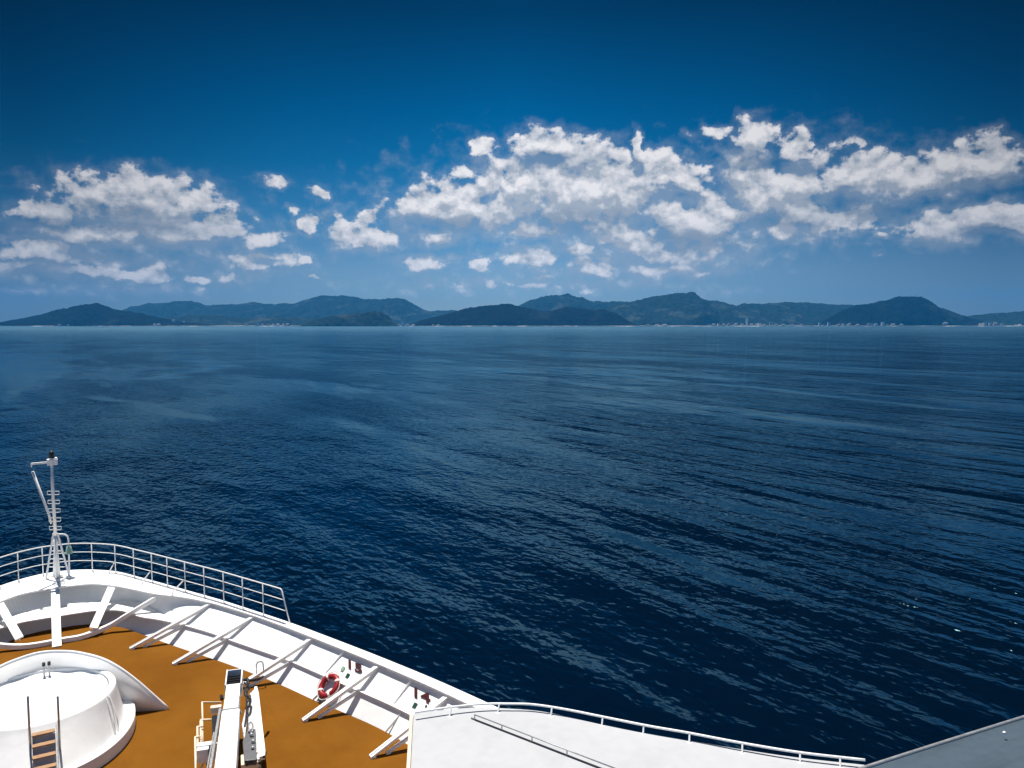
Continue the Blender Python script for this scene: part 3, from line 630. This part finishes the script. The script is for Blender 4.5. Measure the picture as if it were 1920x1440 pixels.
def text_on(txt, px, py, size, m, parent):
    p, e1, up, n3 = panel_frame(px, py)
    cu = bpy.data.curves.new('t', 'FONT'); cu.body = txt; cu.size = size; cu.align_x = 'CENTER'; cu.align_y = 'CENTER'; cu.extrude = .003; cu.offset = .012; cu.space_character = 1.05
    tmp = bpy.data.objects.new('t', cu); col.objects.link(tmp); dg = bpy.context.evaluated_depsgraph_get()
    me = bpy.data.meshes.new_from_object(tmp.evaluated_get(dg)); bpy.data.objects.remove(tmp)
    vd = (p - V(0, 0, CAM_Z)); wv = n3.cross(vd.cross(V(0, 0, 1))).normalized(); wv = wv if wv.dot(up) > 0 else -wv; up = wv
    M = Matrix((( e1.x, up.x, n3.x, 0), (e1.y, up.y, n3.y, 0), (e1.z, up.z, n3.z, 0), (0, 0, 0, 1)))
    if M.determinant() < 0: M = Matrix(((-e1.x, up.x, n3.x, 0), (-e1.y, up.y, n3.y, 0), (-e1.z, up.z, n3.z, 0), (0, 0, 0, 1)))
    me.transform(Matrix.Translation(p + n3 * .006) @ M @ Matrix.Diagonal((1.7, .9, 1, 1)))
    o = bpy.data.objects.new('painted_number', me); col.objects.link(o); me.materials.clear(); me.materials.append(m)
    o.parent = parent
    return o
def square_on(px, py, s, m, parent, name='painted_square'):
    p, e1, up, n3 = panel_frame(px, py); bm = bmesh.new(); box(bm, p + n3 * .006, s, s * 1.1, .006, e1, up, n3)
    return bm_obj(name, bm, m, parent)
text_on('15', 664, 1250, .41, DRED, bw); text_on('14', 789, 1304, .41, DRED, bw)
square_on(652, 1267, .11, DGRN, bw); square_on(778, 1323, .12, DGRN, bw); square_on(643, 1254, .11, LGRN, bw); square_on(799, 1324, .05, DGRN, bw); square_on(798, 1333, .06, DGRN, bw)
# small fairlead hook on the panel by the crane
p = at_z(487, 1250, 17.45); bm = bmesh.new(); tube(bm, [p + V(-.09, 0, -.18), p + V(-.09, 0, .08), p + V(-.05, 0, .14), p + V(.05, 0, .14), p + V(.09, 0, .08), p + V(.11, 0, -.18)], .018, 6); bm_obj('lifting_eye', bm, STEEL, bw)

# deckhouse with the white roof at the lower right
dh_pts = [at_z(775, 1338, ZR), at_z(790, 1335, ZR), at_z(845, 1329, ZR), at_z(905, 1326, ZR), at_z(1000, 1331, ZR), at_z(1060, 1342, ZR), at_z(1130, 1358, ZR), at_z(1215, 1375, ZR), at_z(1290, 1387, ZR), at_z(1390, 1404, ZR), at_z(1500, 1420, ZR), at_z(1620, 1433, ZR)]
arc = catmull(dh_pts[1:], 60); arc = [dh_pts[0]] + arc
tail = [V(11.5, 6.5, ZR), V(11.8, 3.0, ZR), V(11.8, -6, ZR), V(-1.0, -6, ZR), at_z(768, 1470, ZR) + V(-2.2, -4.95, 0), at_z(768, 1470, ZR)]
outl = arc + tail
def prism(name, outl, z0, z1, m, parent, bev=0.0):
    bm = bmesh.new(); a = [bm.verts.new((p.x, p.y, z0)) for p in outl]; b = [bm.verts.new((p.x, p.y, z1)) for p in outl]; n = len(outl)
    for k in range(n): bm.faces.new((a[k], a[(k + 1) % n], b[(k + 1) % n], b[k]))
    bm.faces.new(b); bm.faces.new(a[::-1]); return bm_obj(name, bm, m, parent, False, bev)
cen = V(6.5, 5, ZR)
dh = prism('deckhouse', [p + (cen - p).normalized() * .12 for p in outl], ZD - .02, ZR - .12, WHITE, ship)
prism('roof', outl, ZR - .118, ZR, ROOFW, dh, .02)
bm = bmesh.new(); a, b = at_z(775, 1338, ZR), at_z(768, 1470, ZR); w_ = V(-(b - a).y, (b - a).x, 0).normalized() * -.035
bar(bm, a + w_ + V(0, 0, -.06), b + w_ + V(0, 0, -.06), .06, .11); bm_obj('roof_trim', bm, CREAM, dh, False, .008)  # cream colour stands in for warm light bounced off the deck
# bridge-wing roof at the lower right corner, its shade painted in as grey
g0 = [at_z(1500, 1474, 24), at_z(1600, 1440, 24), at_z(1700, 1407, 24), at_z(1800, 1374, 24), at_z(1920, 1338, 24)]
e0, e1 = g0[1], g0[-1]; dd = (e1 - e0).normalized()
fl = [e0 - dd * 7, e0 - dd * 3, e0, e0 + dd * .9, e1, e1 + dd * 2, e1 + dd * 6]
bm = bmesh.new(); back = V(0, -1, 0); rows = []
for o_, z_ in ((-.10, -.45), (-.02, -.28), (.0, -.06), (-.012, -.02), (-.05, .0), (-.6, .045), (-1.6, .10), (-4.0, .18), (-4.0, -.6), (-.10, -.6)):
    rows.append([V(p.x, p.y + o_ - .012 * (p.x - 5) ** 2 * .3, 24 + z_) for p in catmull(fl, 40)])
loft(bm, rows + [rows[0]]); bm_obj('bridge_wing_roof', bm, WING_SHADE, ship, True)
bm = bmesh.new(); tube(bm, [V(p.x, p.y + .06 - .012 * (p.x - 5) ** 2 * .3, 23.9) for p in catmull(fl, 40)], .03, 8); bm_obj('edge_gap_dark', bm, BLACK, ship)  # black tube put in for the dark of the gap beyond the edge
bm = bmesh.new(); tube(bm, [V(p.x, p.y - .03 - .012 * (p.x - 5) ** 2 * .3, 24.0) for p in catmull(fl, 40)], .014, 8); bm_obj('edge_highlight', bm, STEEL, ship, True)  # pale tube drawn in as the highlight along the roof edge
bm = bmesh.new(); p = at_z(1883, 1374, 24.06)
bmesh.ops.create_uvsphere(bm, u_segments=10, v_segments=6, radius=.012, matrix=Matrix.Translation(p)); bm_obj('bolt_head', bm, WHITE, ship, True)

# ------------------------------------------------------------------ bow railing
rl = thing('bow_railing', 'white three-bar railing curving round the tip of the bow', 'railing', (0, 31, ZC))
RC = [p - V(p.x, p.y - 24, 0).normalized() * .10 for p in OUT]
Lr = [p for p in RC if p.y > 23.9]
end = Lr[-1]
def rail_at(z): return mirror([V(p.x, p.y, z) for p in Lr])
for k, z in enumerate((ZC + .36, ZC + .68)):
    pts = rail_at(z); sh = .33 - .33 * (z - ZC) / 1.0
    bm = bmesh.new(); e = pts[-1]; d = (pts[-1] - pts[-2]).normalized(); pts = [V(*(pts[0] + (pts[0] - pts[1]).normalized() * sh))] + pts + [e + d * sh]
    tube(bm, pts, .013, 6); bm_obj('rail', bm, WHITE, rl, True)
pts = rail_at(ZC + 1.0); d = (pts[-1] - pts[-2]).normalized(); dm = V(-d.x, d.y, 0)
bm = bmesh.new(); tube(bm, [V(*(pts[0] + dm * .42)) + V(0, 0, -1.0), pts[0] + dm * .06 + V(0, 0, -.03)] + pts + [pts[-1] + d * .06 + V(0, 0, -.03), pts[-1] + d * .42 + V(0, 0, -1.0)], .02, 8); bm_obj('top_rail', bm, WHITE, rl, True)
POSTPX = [(28,1087),(80,1077),(178,1068),(219,1071),(252,1080),(286,1089),(319,1097),(353,1108),(388,1117),(425,1128),(463,1140),(499,1152)]
seen = []
for (px, py) in POSTPX:
    q = at_z(px, py, ZC); i = min(range(len(RC)), key=lambda k: (RC[k] - V(abs(q.x), q.y, 0)).length); p = RC[i]
    for s in ((1, -1) if px > 130 else (-1,)):
        c = V(p.x * s, p.y, ZC); bm = bmesh.new(); tube(bm, [c, c + V(0, 0, 1.0)], .017, 8); bm_obj('post', bm, WHITE, rl, True)
        seen.append(c)
    if px in (219, 286, 353):
        for s in (1, -1):
            c = V(p.x * s, p.y, ZC); inn = V(-p.x * s * .12, -.22, 0); bm = bmesh.new(); tube(bm, [c + inn, c + inn * .9 + V(0, 0, .12), c + V(0, 0, .42)], .02, 6); box(bm, c + inn + V(0, 0, .01), .12, .1, .02); bm_obj('strut', bm, WHITE, rl)

# ------------------------------------------------------------------ jack mast
mb = at_z(105, 1084, ZC); MY = mb.y
def mp(px, py): return at_y(px, py, MY)
mt = thing('signal_mast', 'white mast on the bow tip with crossarm, rungs and black lamp', 'mast', mb)
bm = bmesh.new(); tube(bm, [mp(107, 1092), mp(104, 1005)], .062, 12); tube(bm, [mp(104, 1006), mp(99, 920), mp(97, 872)], [.055, .05, .045], 12); bm_obj('pole', bm, WHITE, mt, True)
bm = bmesh.new(); c = mp(98, 866); box(bm, c, .33, .26, .2); box(bm, c + V(.02, 0, .12), .26, .22, .05); bm_obj('head_block', bm, WHITE, mt, False, .01)
bm = bmesh.new(); bar(bm, mp(91, 867), mp(58.5, 870), .07, .07); bar(bm, mp(58.8, 869), mp(59, 876), .05, .05); bm_obj('crossarm', bm, WHITE, mt, False, .006)
bm = bmesh.new(); c = mp(97, 860); tube(bm, [c, c + V(0, 0, .07), c + V(0, 0, .075), c + V(0, 0, .2), c + V(0, 0, .24), c + V(0, 0, .28)], [.10, .10, .085, .085, .06, .02], 12); bm_obj('lamp', bm, BLACK, mt, True)
bm = bmesh.new(); tube(bm, [mp(61, 884), mp(92, 966), mp(96, 982)], [.045, .04, .03], 7); bm_obj('stay_rod', bm, WHITE, mt, True)
for k, y in enumerate((924, 941, 957, 974, 990)):
    pc = 99 + (y - 920) * .06
    for s, w in ((-1, 10.5), (1, 11.5)):
        bm = bmesh.new(); a = mp(pc + s * 3, y - 3); b = mp(pc + s * w, y - 3); c = mp(pc + s * w, y + 3.4); d = mp(pc + s * 3, y + 3.4)
        tube(bm, [a, b], .012, 6); tube(bm, [b, c], .012, 6); tube(bm, [c, d], .012, 6); bm_obj('rung', bm, WHITE, mt)
for (x1, x0, dy) in ((100, 86, .0), (108, 130, .0), (103, 101, .55), (104, 112, .5)):
    t = mp(x1, 1000); f = mp(x0, 1083) + V(0, dy * .6, 0); f.z = ZC + .01
    bm = bmesh.new(); tube(bm, [f, t], .032, 8); box(bm, f + V(0, 0, .015), .22, .18, .03); bm_obj('leg', bm, WHITE, mt)
for z, w in ((1018, 4), (1033, 8), (1048, 12), (1063, 15)):
    bm = bmesh.new(); tube(bm, [mp(104 - w, z), mp(106 + w, z)], .018, 6); bm_obj('brace', bm, WHITE, mt)
bm = bmesh.new(); bar(bm, mp(112, 1083), mp(131, 1084), .2, .05); bm_obj('foot_plate', bm, DARKG, mt)
bm = bmesh.new(); tube(bm, catmull([mp(104, 1002), mp(118, 1001.5), mp(125, 1004), mp(128, 1011), mp(129, 1030), mp(130, 1084)], 24), .028, 8); bm_obj('bell_arm', bm, WHITE, mt, True)
bl = thing('ship_bell', 'small green verdigris bell hanging beside the bow mast', 'bell', mp(129.5, 1037))
c = mp(129.5, 1037); bm = bmesh.new(); tube(bm, [c + V(0, -.03, 0), c + V(0, -.03, .03), c + V(0, -.03, .12), c + V(0, -.03, .24), c + V(0, -.03, .28)], [.15, .13, .10, .08, .03], 14); bm_obj('bell_body', bm, BRONZE, bl, True)

# ------------------------------------------------------------------ crew pool with curved wind screen
pc0 = (-.5, 22.1)
pl = thing('crew_pool', 'round white covered pool on the ochre deck with a low ring step', 'pool', (pc0[0], pc0[1], ZD))
bm = bmesh.new(); lathe_sec(bm, pc0, [(2.12, 1.5, 2.72, ZD - .02), (2.12, 1.5, 2.72, ZD + .285), (2.115, 1.5, 2.715, ZD + .295), (2.10, 1.48, 2.70, ZD + .30), (2.085, 1.47, 2.685, ZD + .302), (1.55, 1.2, 1.6, ZD + .31)], 96); bm_obj('ring_step', bm, WHITE, pl, True)
rm = 1.68
bm = bmesh.new(); lathe_sec(bm, pc0, [(rm + .19, 1.55, rm + .86, ZD + .29), (rm + .18, 1.55, rm + .84, ZD + .315), (rm + .11, 1.55, rm + .52, ZD + .62), (rm + .04, 1.55, rm + .16, ZD + .98), (rm + .03, 1.55, rm + .09, ZD + 1.06), (rm + .02, 1.55, rm + .07, ZD + 1.085), (rm - .0, 1.54, rm + .04, ZD + 1.10), (rm - .10, 1.5, rm - .08, ZD + 1.11), (rm - .13, 1.48, rm - .11, ZD + 1.10), (rm - .14, 1.47, rm - .12, ZD + 1.07), (rm - .15, 1.46, rm - .13, ZD + .85)], 128); bm_obj('basin', bm, WHITE, pl, True)
def rimpt(a, dr, z): return V(pc0[0] + (rm - .135 + dr) * math.cos(a), pc0[1] + (rm - .115 + dr) * math.sin(a), z)
for a0, a1 in ((-2.05, -1.98), (-1.90, -1.84), (-1.70, -1.55), (-1.22, -1.10), (-.98, -.90), (-.82, -.77), (-.66, -.62)):   # black beads for the shade where the cover edge lifts off the rim
    bm = bmesh.new(); tube(bm, [rimpt(a0 + (a1 - a0) * q / 6, -.01, ZD + 1.075 + .01 * math.sin(q)) for q in range(7)], [.006, .014, .02, .022, .02, .014, .006], 7); bm_obj('cover_gap_shade', bm, BLACK, pl, True)
for a in (-.52, -.60):                          # drain pipes down the outside
    bm = bmesh.new(); tube(bm, [rimpt(a, .14, ZD + 1.08), rimpt(a, .20, ZD + 1.0), V(pc0[0] + (rm + .19) * math.cos(a), pc0[1] + (rm + .54) * math.sin(a), ZD + .64), V(pc0[0] + (rm + .24) * math.cos(a), pc0[1] + (rm + .88) * math.sin(a), ZD + .33)], .018, 7); bm_obj('drain_pipe', bm, WHITE, pl, True)
def cover():
    bm = bmesh.new(); rings = 14; n = 96; prev = None; rr = rm - .165
    rnd = random.Random(4); ph = [rnd.uniform(0, 6.28) for _ in range(6)]
    for i in range(rings + 1):
        t = i / rings; row = []
        for k in range(n):
            a = 2 * math.pi * k / n; s = math.sin(a); r = (rr if s <= 0 else rr) * t
            z = ZD + 1.03 - .10 * (1 - t * t) + .012 * math.sin(3 * a + ph[0]) * t + .02 * t ** 6 * (math.sin(9 * a + ph[1]) + math.sin(14 * a + ph[2]) * .7)
            row.append(V(pc0[0] + r * math.cos(a), pc0[1] + min(r * s, 1.46), z))
        vs = [bm.verts.new(p) for p in row]
        if prev:
            for k in range(n): bm.faces.new((prev[k], prev[(k + 1) % n], vs[(k + 1) % n], vs[k]))
        prev = vs
    bmesh.ops.remove_doubles(bm, verts=bm.verts, dist=1e-5)
    return bm
bm_obj('cover', cover(), COVER, pl, True)
scr = [(2.4, 22.07, ZD + .02), (1.62, 22.4, 17.8), (1.04, 22.75, 18.25), (.455, 23.32, 18.37), (.0, 23.62, 18.4), (-.45, 23.75, 18.41)]
full = [Vector(p) for p in scr] + [V(-.9 - p[0], p[1], p[2]) for p in reversed(scr[:-1])]
cv = catmull(full, 80); bm = bmesh.new(); rows = []
for i, p in enumerate(cv):
    a = cv[max(i - 1, 0)]; b = cv[min(i + 1, 80)]; d = (b - a); d.z = 0; d.normalize(); nn = V(-d.y, d.x, 0) * .03
    zt = max(p.z, ZD + .03); rows.append([V(p.x, p.y, ZD - .01) - nn, V(p.x, p.y, zt) - nn, V(p.x, p.y, zt) + nn, V(p.x, p.y, ZD - .01) + nn])
loft(bm, rows, closed=True, cap=True); bm_obj('wind_screen', bm, WHITE, pl, True)
bm = bmesh.new(); tube(bm, [p + V(0, 0, .01) for p in cv], .035, 8); bm_obj('screen_edge', bm, WHITE, pl, True)
# filler tap
p = at_y(88, 1268, 23.4); bm = bmesh.new()
for s in (-1, 1): tube(bm, [p + V(s * .06, 0, -.2), p + V(s * .06, 0, .3)], .022, 8)
box(bm, p + V(0, 0, .15), .16, .03, .04); t_ = bm_obj('filler_tap', bm, STEEL, pl)
bm = bmesh.new()
for s in (-1, 1): tube(bm, [p + V(s * .06, -.01, .29), p + V(s * .06, -.01, .38)], .038, 8)
bm_obj('tap_handle', bm, BLACK, t_)
# stair and two handrail poles on the near side
SY = 19.95
for px in (52, 108):
    t = at_y(px, 1305, SY); bm = bmesh.new(); tube(bm, [V(t.x, SY, ZD + .3), V(t.x, SY, t.z - .02), V(t.x, SY, t.z)], [.025, .025, .015], 10); bm_obj('handrail', bm, STEEL, pl, True)
stairs = bm = bmesh.new()
xl, xr = at_y(59, 1400, 19.6).x, at_y(104, 1400, 19.6).x
for x in (xl - .03, xr + .03): bar(bm, V(x, 20.25, ZD + 1.05), V(x, 19.05, ZD + .05), .03, .16, V(0, -.6, .8))
sto = bm_obj('stair', stairs, STEEL, pl)
for k in range(6):
    f = k / 5; bm = bmesh.new(); box(bm, ((xl + xr) / 2, 20.15 - f * 1.0, ZD + .98 - f * .84), xr - xl, .16, .03); bm_obj('tread', bm, WOOD, sto, False, .004)

# ------------------------------------------------------------------ deck crane
ZB = 18.5
c0 = at_z(439, 1268, ZB); c1 = at_z(422, 1440, ZB); ax = (c1 - c0); ax.z = 0; ax.normalize(); sd_ = V(-ax.y, ax.x, 0)   # ax runs aft
if sd_.x < 0: sd_ = -sd_
cr = thing('deck_crane', 'white deck crane stowed low across the ochre foredeck', 'crane', (c1.x + ax.x * 1.6, c1.y + ax.y * 1.6, ZD))
def K(a, s, z): return c0 + ax * a + sd_ * s + V(0, 0, z)     # a: metres aft of the tip, s: to starboard
bm = bmesh.new()
for s in (-.175, .175): bar(bm, K(-.4, s, -.15), K(.46, s, -.15), .03, .34)
bar(bm, K(-.4, -.19, -.15), K(-.4, .19, -.15), .03, .30); bar(bm, K(.45, -.16, -.03), K(.45, .16, -.03), .05, .06)
bm_obj('boom_head', bm, WHITE, cr, False, .006)
bm = bmesh.new(); box(bm, K(.02, 0, -.22), .82, .31, .04, ax, sd_)
for q in range(6): bar(bm, K(-.3 + q * .13, -.15, -.12), K(-.3 + q * .13, .15, -.12), .05, .02, V(.4, 0, .8))
bm_obj('sheave_grille', bm, BLACK, cr)
bm = bmesh.new()
rows = []
for a, w, t in ((.47, .155, .30), (1.75, .165, .34), (1.76, .185, .38), (6.4, .21, .5)):
    rows.append([K(a, -w, 0), K(a, w, 0), K(a, w, -t), K(a, -w, -t)])
loft(bm, rows, closed=True, cap=True); bm_obj('boom', bm, WHITE, cr, False, .012)
bm = bmesh.new(); bar(bm, K(1.72, -.19, .012), K(1.72, .17, .012), .025, .02); bar(bm, K(1.15, -.17, .006), K(1.15, .15, .006), .012, .008); bar(bm, K(1.15, .15, .008), K(1.72, .155, .008), .012, .008); bar(bm, K(1.74, .17, -.05), K(1.74, .20, -.12), .05, .06)
bm_obj('boom_band', bm, STEEL, cr)
# stowed jib on the starboard side
j0, j1 = at_z(478, 1287, 18.1), at_z(489, 1418, 18.1); jx = (j1 - j0).normalized(); js = V(-jx.y, jx.x, 0); js = js if js.x > 0 else -js
def J(a, s, z): return j0 + jx * a + js * s + V(0, 0, z)
LJ = (j1 - j0).length
bm = bmesh.new(); rows = []
for a, w in ((0, .05), (.4, .075), (LJ - .2, .10), (LJ, .08)): rows.append([J(a, -w * .3, 0), J(a, w, 0), J(a, w, -.09), J(a, -w * .3, -.09)])
loft(bm, rows, closed=True, cap=True); bm_obj('jib_flange', bm, WHITE, cr, False, .008)
bm = bmesh.new(); rows = []
for a, w in ((.02, .12), (.5, .2), (1.6, .34), (LJ, .26)): rows.append([J(a, 0, -.04), J(a, -w, -.12), J(a, -w, -.32), J(a, 0, -.32)])
loft(bm, rows, closed=True, cap=True); bm_obj('jib', bm, paint('shaded_white_paint', (.62, .6, .58), .55, .5, 5), cr, False, .01)  # white paint greyed to hold the boom's shade on the web
bm = bmesh.new()
tube(bm, catmull([at_z(463, 1272, 18.35), at_z(466, 1283, 18.3), at_z(460, 1292, 18.3), at_z(461, 1304, 18.25), at_z(469, 1310, 18.2), at_z(467, 1324, 18.2), at_z(461, 1328, 18.2)], 30), .032, 7)
tube(bm, catmull([at_z(458, 1280, 18.3), at_z(468, 1290, 18.3), at_z(463, 1300, 18.3), at_z(462, 1340, 18.2), at_z(459, 1362, 18.2)], 30), .022, 7)
tube(bm, catmull([at_z(456, 1274, 18.3), at_z(470, 1276, 18.25), at_z(486, 1273, 18.2), at_z(493, 1269, 18.15)], 20), .035, 7)
bm_obj('hydraulic_hose', bm, BLACK, cr, True)
bm = bmesh.new(); rows = []
pts = [at_z(463, 1369, 18.12), at_z(479, 1366, 18.12), at_z(481, 1424, 18.12), at_z(458, 1426, 18.12), at_z(455, 1390, 18.12)]
rows = [[p for p in pts], [p - V(0, 0, .12) for p in pts]]; loft(bm, rows, closed=True, cap=True); bm_obj('counter_plate', bm, DARKG, cr, False, .01)
bm = bmesh.new(); tube(bm, catmull([at_z(x, y, 18.16) for x, y in ((467, 1372), (466, 1360), (470, 1354), (474, 1360), (473, 1372))], 20), .018, 6)
bm_obj('lifting_shackle', bm, STEEL, cr, True)
for (x, y, r_) in ((472, 1378, .05), (475, 1390, .045), (474, 1402, .04)):
    bm = bmesh.new(); bmesh.ops.create_uvsphere(bm, u_segments=10, v_segments=6, radius=r_, matrix=Matrix.Translation(at_z(x, y, 18.15))); bm_obj('hook_ball', bm, STEEL, cr, True)
bm = bmesh.new(); p = at_z(468, 1432, 17.9); box(bm, p, .42, .34, .24, jx, js); box(bm, p + V(.12, .1, .14), .12, .12, .1); bm_obj('slew_housing', bm, CREAM, cr, False, .02)
bm = bmesh.new()
for (x, y) in ((461, 1433), (470, 1428), (478, 1424), (486, 1430), (493, 1418)): tube(bm, [at_z(x, y, 18.02), at_z(x + 2, y + 1, 18.08)], .03, 7)
tube(bm, catmull([at_z(490, 1405, 18), at_z(496, 1412, 18), at_z(490, 1424, 17.9), at_z(480, 1436, 17.9), at_z(486, 1446, 17.8)], 16), .045, 7); bm_obj('hydraulic_fitting', bm, BLACK, cr)
pb = K(6.2, 0, 0); bm = bmesh.new(); tube(bm, [V(pb.x, pb.y, ZD - .01), V(pb.x, pb.y, ZD + .06), V(pb.x, pb.y, ZD + .07), V(pb.x, pb.y, ZB - .3)], [.55, .55, .36, .34], 24); bm_obj('pedestal', bm, WHITE, cr, False)
# access platform with cream handrails on the port side
bm = bmesh.new(); zp = 17.95
def rail(*pp): tube(bm, [at_z(x, y, z) for x, y, z in pp], .024, 7)
rail((414, 1317, zp), (379, 1317, zp), (380, 1352, zp)); rail((399, 1349, zp), (375, 1350, zp)); rail((379, 1350, zp), (380, 1398, zp - .2))
rail((381, 1362, zp), (369, 1363, zp)); rail((370, 1363, zp), (371, 1420, zp - .1)); rail((376, 1381, zp), (366, 1382, zp)); rail((366, 1382, zp), (367, 1460, zp - .2)); rail((376, 1352, zp), (377, 1400, zp - .1))
rail((384, 1428, zp - .2), (373, 1446, zp - .3)); rail((371, 1418, zp - .1), (374, 1430, zp - .2))
bm_obj('platform_rail', bm, CREAM, cr, True)
bm = bmesh.new(); box(bm, at_z(387, 1410, 17.9), .34, .36, .3, ax, sd_); box(bm, at_z(388, 1397, 18.06), .06, .42, .05, ax, sd_); bm_obj('control_box', bm, WHITE, cr, False, .015)
bm = bmesh.new(); box(bm, at_z(397, 1407, 18.0), .16, .12, .16, ax, sd_); tube(bm, [at_z(403, 1345, 18.2), at_z(404, 1378, 18.1)], .07, 8); tube(bm, [at_z(415, 1305, 18.35), at_z(416, 1311, 18.35)], .04, 8); bm_obj('winch_motor', bm, BLACK, cr)
bm = bmesh.new(); box(bm, at_z(405, 1330, 18.25), .14, .24, .16, ax, sd_); bm_obj('valve_block', bm, CREAM, cr, False, .02)
bm = bmesh.new(); bar(bm, K(1.5, -.24, -.1), K(4.5, -.30, -.15), .05, .1); bar(bm, K(2.2, -.33, -.25), K(4.6, -.4, -.3), .025, .03); bm_obj('hydraulic_ram', bm, STEEL, cr)

# ------------------------------------------------------------------ lifebuoy
p, e1v, upv, n3 = panel_frame(622, 1288)
lb = thing('lifebuoy', 'red lifebuoy with white bands hung on the bulwark below the number 15', 'lifebuoy', p)
cb = p + n3 * .10 + upv * -.02
ringpts = lambda r: [cb + e1v * (r * math.cos(a)) + upv * (r * math.sin(a)) for a in [2 * math.pi * k / 40 for k in range(40)]]
bm = bmesh.new(); tube(bm, ringpts(.27), .075, 12, True); bm_obj('ring', bm, RED, lb, True)
for k in range(4):
    a0 = math.pi / 4 + k * math.pi / 2; pts = [cb + e1v * (.27 * math.cos(a)) + upv * (.27 * math.sin(a)) for a in [a0 + (q - 2) * .05 for q in range(5)]]
    bm = bmesh.new(); tube(bm, pts, .079, 12); bm_obj('band', bm, WHITE, lb, True)
bm = bmesh.new(); tube(bm, [cb + n3 * .03 + e1v * ((.375 + .02 * math.cos(4 * a)) * math.cos(a)) + upv * ((.375 + .02 * math.cos(4 * a)) * math.sin(a)) for a in [2 * math.pi * k / 48 for k in range(48)]], .012, 6, True); bm_obj('grab_line', bm, PALE, lb, True)
bm = bmesh.new(); bar(bm, cb - n3 * .09 - upv * .36 - e1v * .1, cb - n3 * .02 - upv * .36 - e1v * .1, .1, .16, upv); bm_obj('bracket', bm, DARKG, lb)

# ------------------------------------------------------------------ rails on the deckhouse roof
rr = thing('roof_railing', 'low white handrail along the outer edge of the white deckhouse roof', 'railing', (8, 11, ZR))
RP = [(778,1336),(790,1334),(845,1326),(905,1320),(955,1319.5),(1000,1321),(1060,1330),(1130,1344),(1215,1361),(1290,1374),(1390,1393),(1500,1411),(1622,1425)]
pts = catmull([at_z(x, y, ZR + .12) for x, y in RP], 90); bm = bmesh.new(); tube(bm, pts, .021, 8); bm_obj('rail', bm, WHITE, rr, True)
for (x, y) in ((846, 1327), (936, 1320), (1035, 1326), (1130, 1344), (1207, 1359), (1293, 1374.5), (1392, 1393.5), (1500, 1411), (1575, 1420)):
    p = at_z(x, y, ZR + .12); q = p + V(-.06, -.06, -.125); bm = bmesh.new(); tube(bm, [q, p], .015, 8); box(bm, q, .06, .06, .012); bm_obj('stanchion', bm, WHITE, rr)
gr = thing('roof_grab_rail', 'thin grey double rail lying diagonally across the white deckhouse roof', 'rail', at_z(1000, 1390, ZR))
A = at_z(890, 1340, ZR + .10); B = at_z(1175, 1449, ZR + .10); Dn = V(0, 0, -.085)
A0 = at_z(890, 1348, ZR + .012); B0 = at_z(1130, 1449, ZR + .012); A0, B0 = A + Dn, B + Dn
bm = bmesh.new(); tube(bm, [A, B], .011, 7); bm_obj('rail', bm, STEEL, gr, True)
bm = bmesh.new(); bar(bm, A0 - (B - A).normalized() * .08, B0, .022, .014); bm_obj('base_strip', bm, DARKG, gr)
for t in (0, .2, .41, .64, .95): 
    bm = bmesh.new(); q = A.lerp(B, t); tube(bm, [q, q + Dn], .012, 7); bm_obj('post', bm, STEEL, gr)

# ------------------------------------------------------------------ sea air
def haze():
    bm = bmesh.new(); box(bm, (0, 0, 0), 1, 1, 1); o = bm_obj('haze', bm, None)
    c = FWD * 7000; o.location = (c.x, c.y, 300 - 1.0); o.rotation_euler = (0, 0, -YAW); o.scale = (26000, 16500, 600)
    m = bpy.data.materials.new('sea_air'); m.use_nodes = True; t = m.node_tree; t.nodes.clear()
    out = t.nodes.new('ShaderNodeOutputMaterial'); v = t.nodes.new('ShaderNodeVolumePrincipled'); t.links.new(v.outputs[0], out.inputs['Volume'])
    v.inputs['Color'].default_value = (0.02, 0.38, 0.95, 1); v.inputs['Density'].default_value = 3.2e-5; v.inputs['Anisotropy'].default_value = 0.0
    m.cycles.homogeneous_volume = True
    o.data.materials.append(m); tag(o, 'thin blue sea haze over the bay', None, None, 'stuff')
haze()
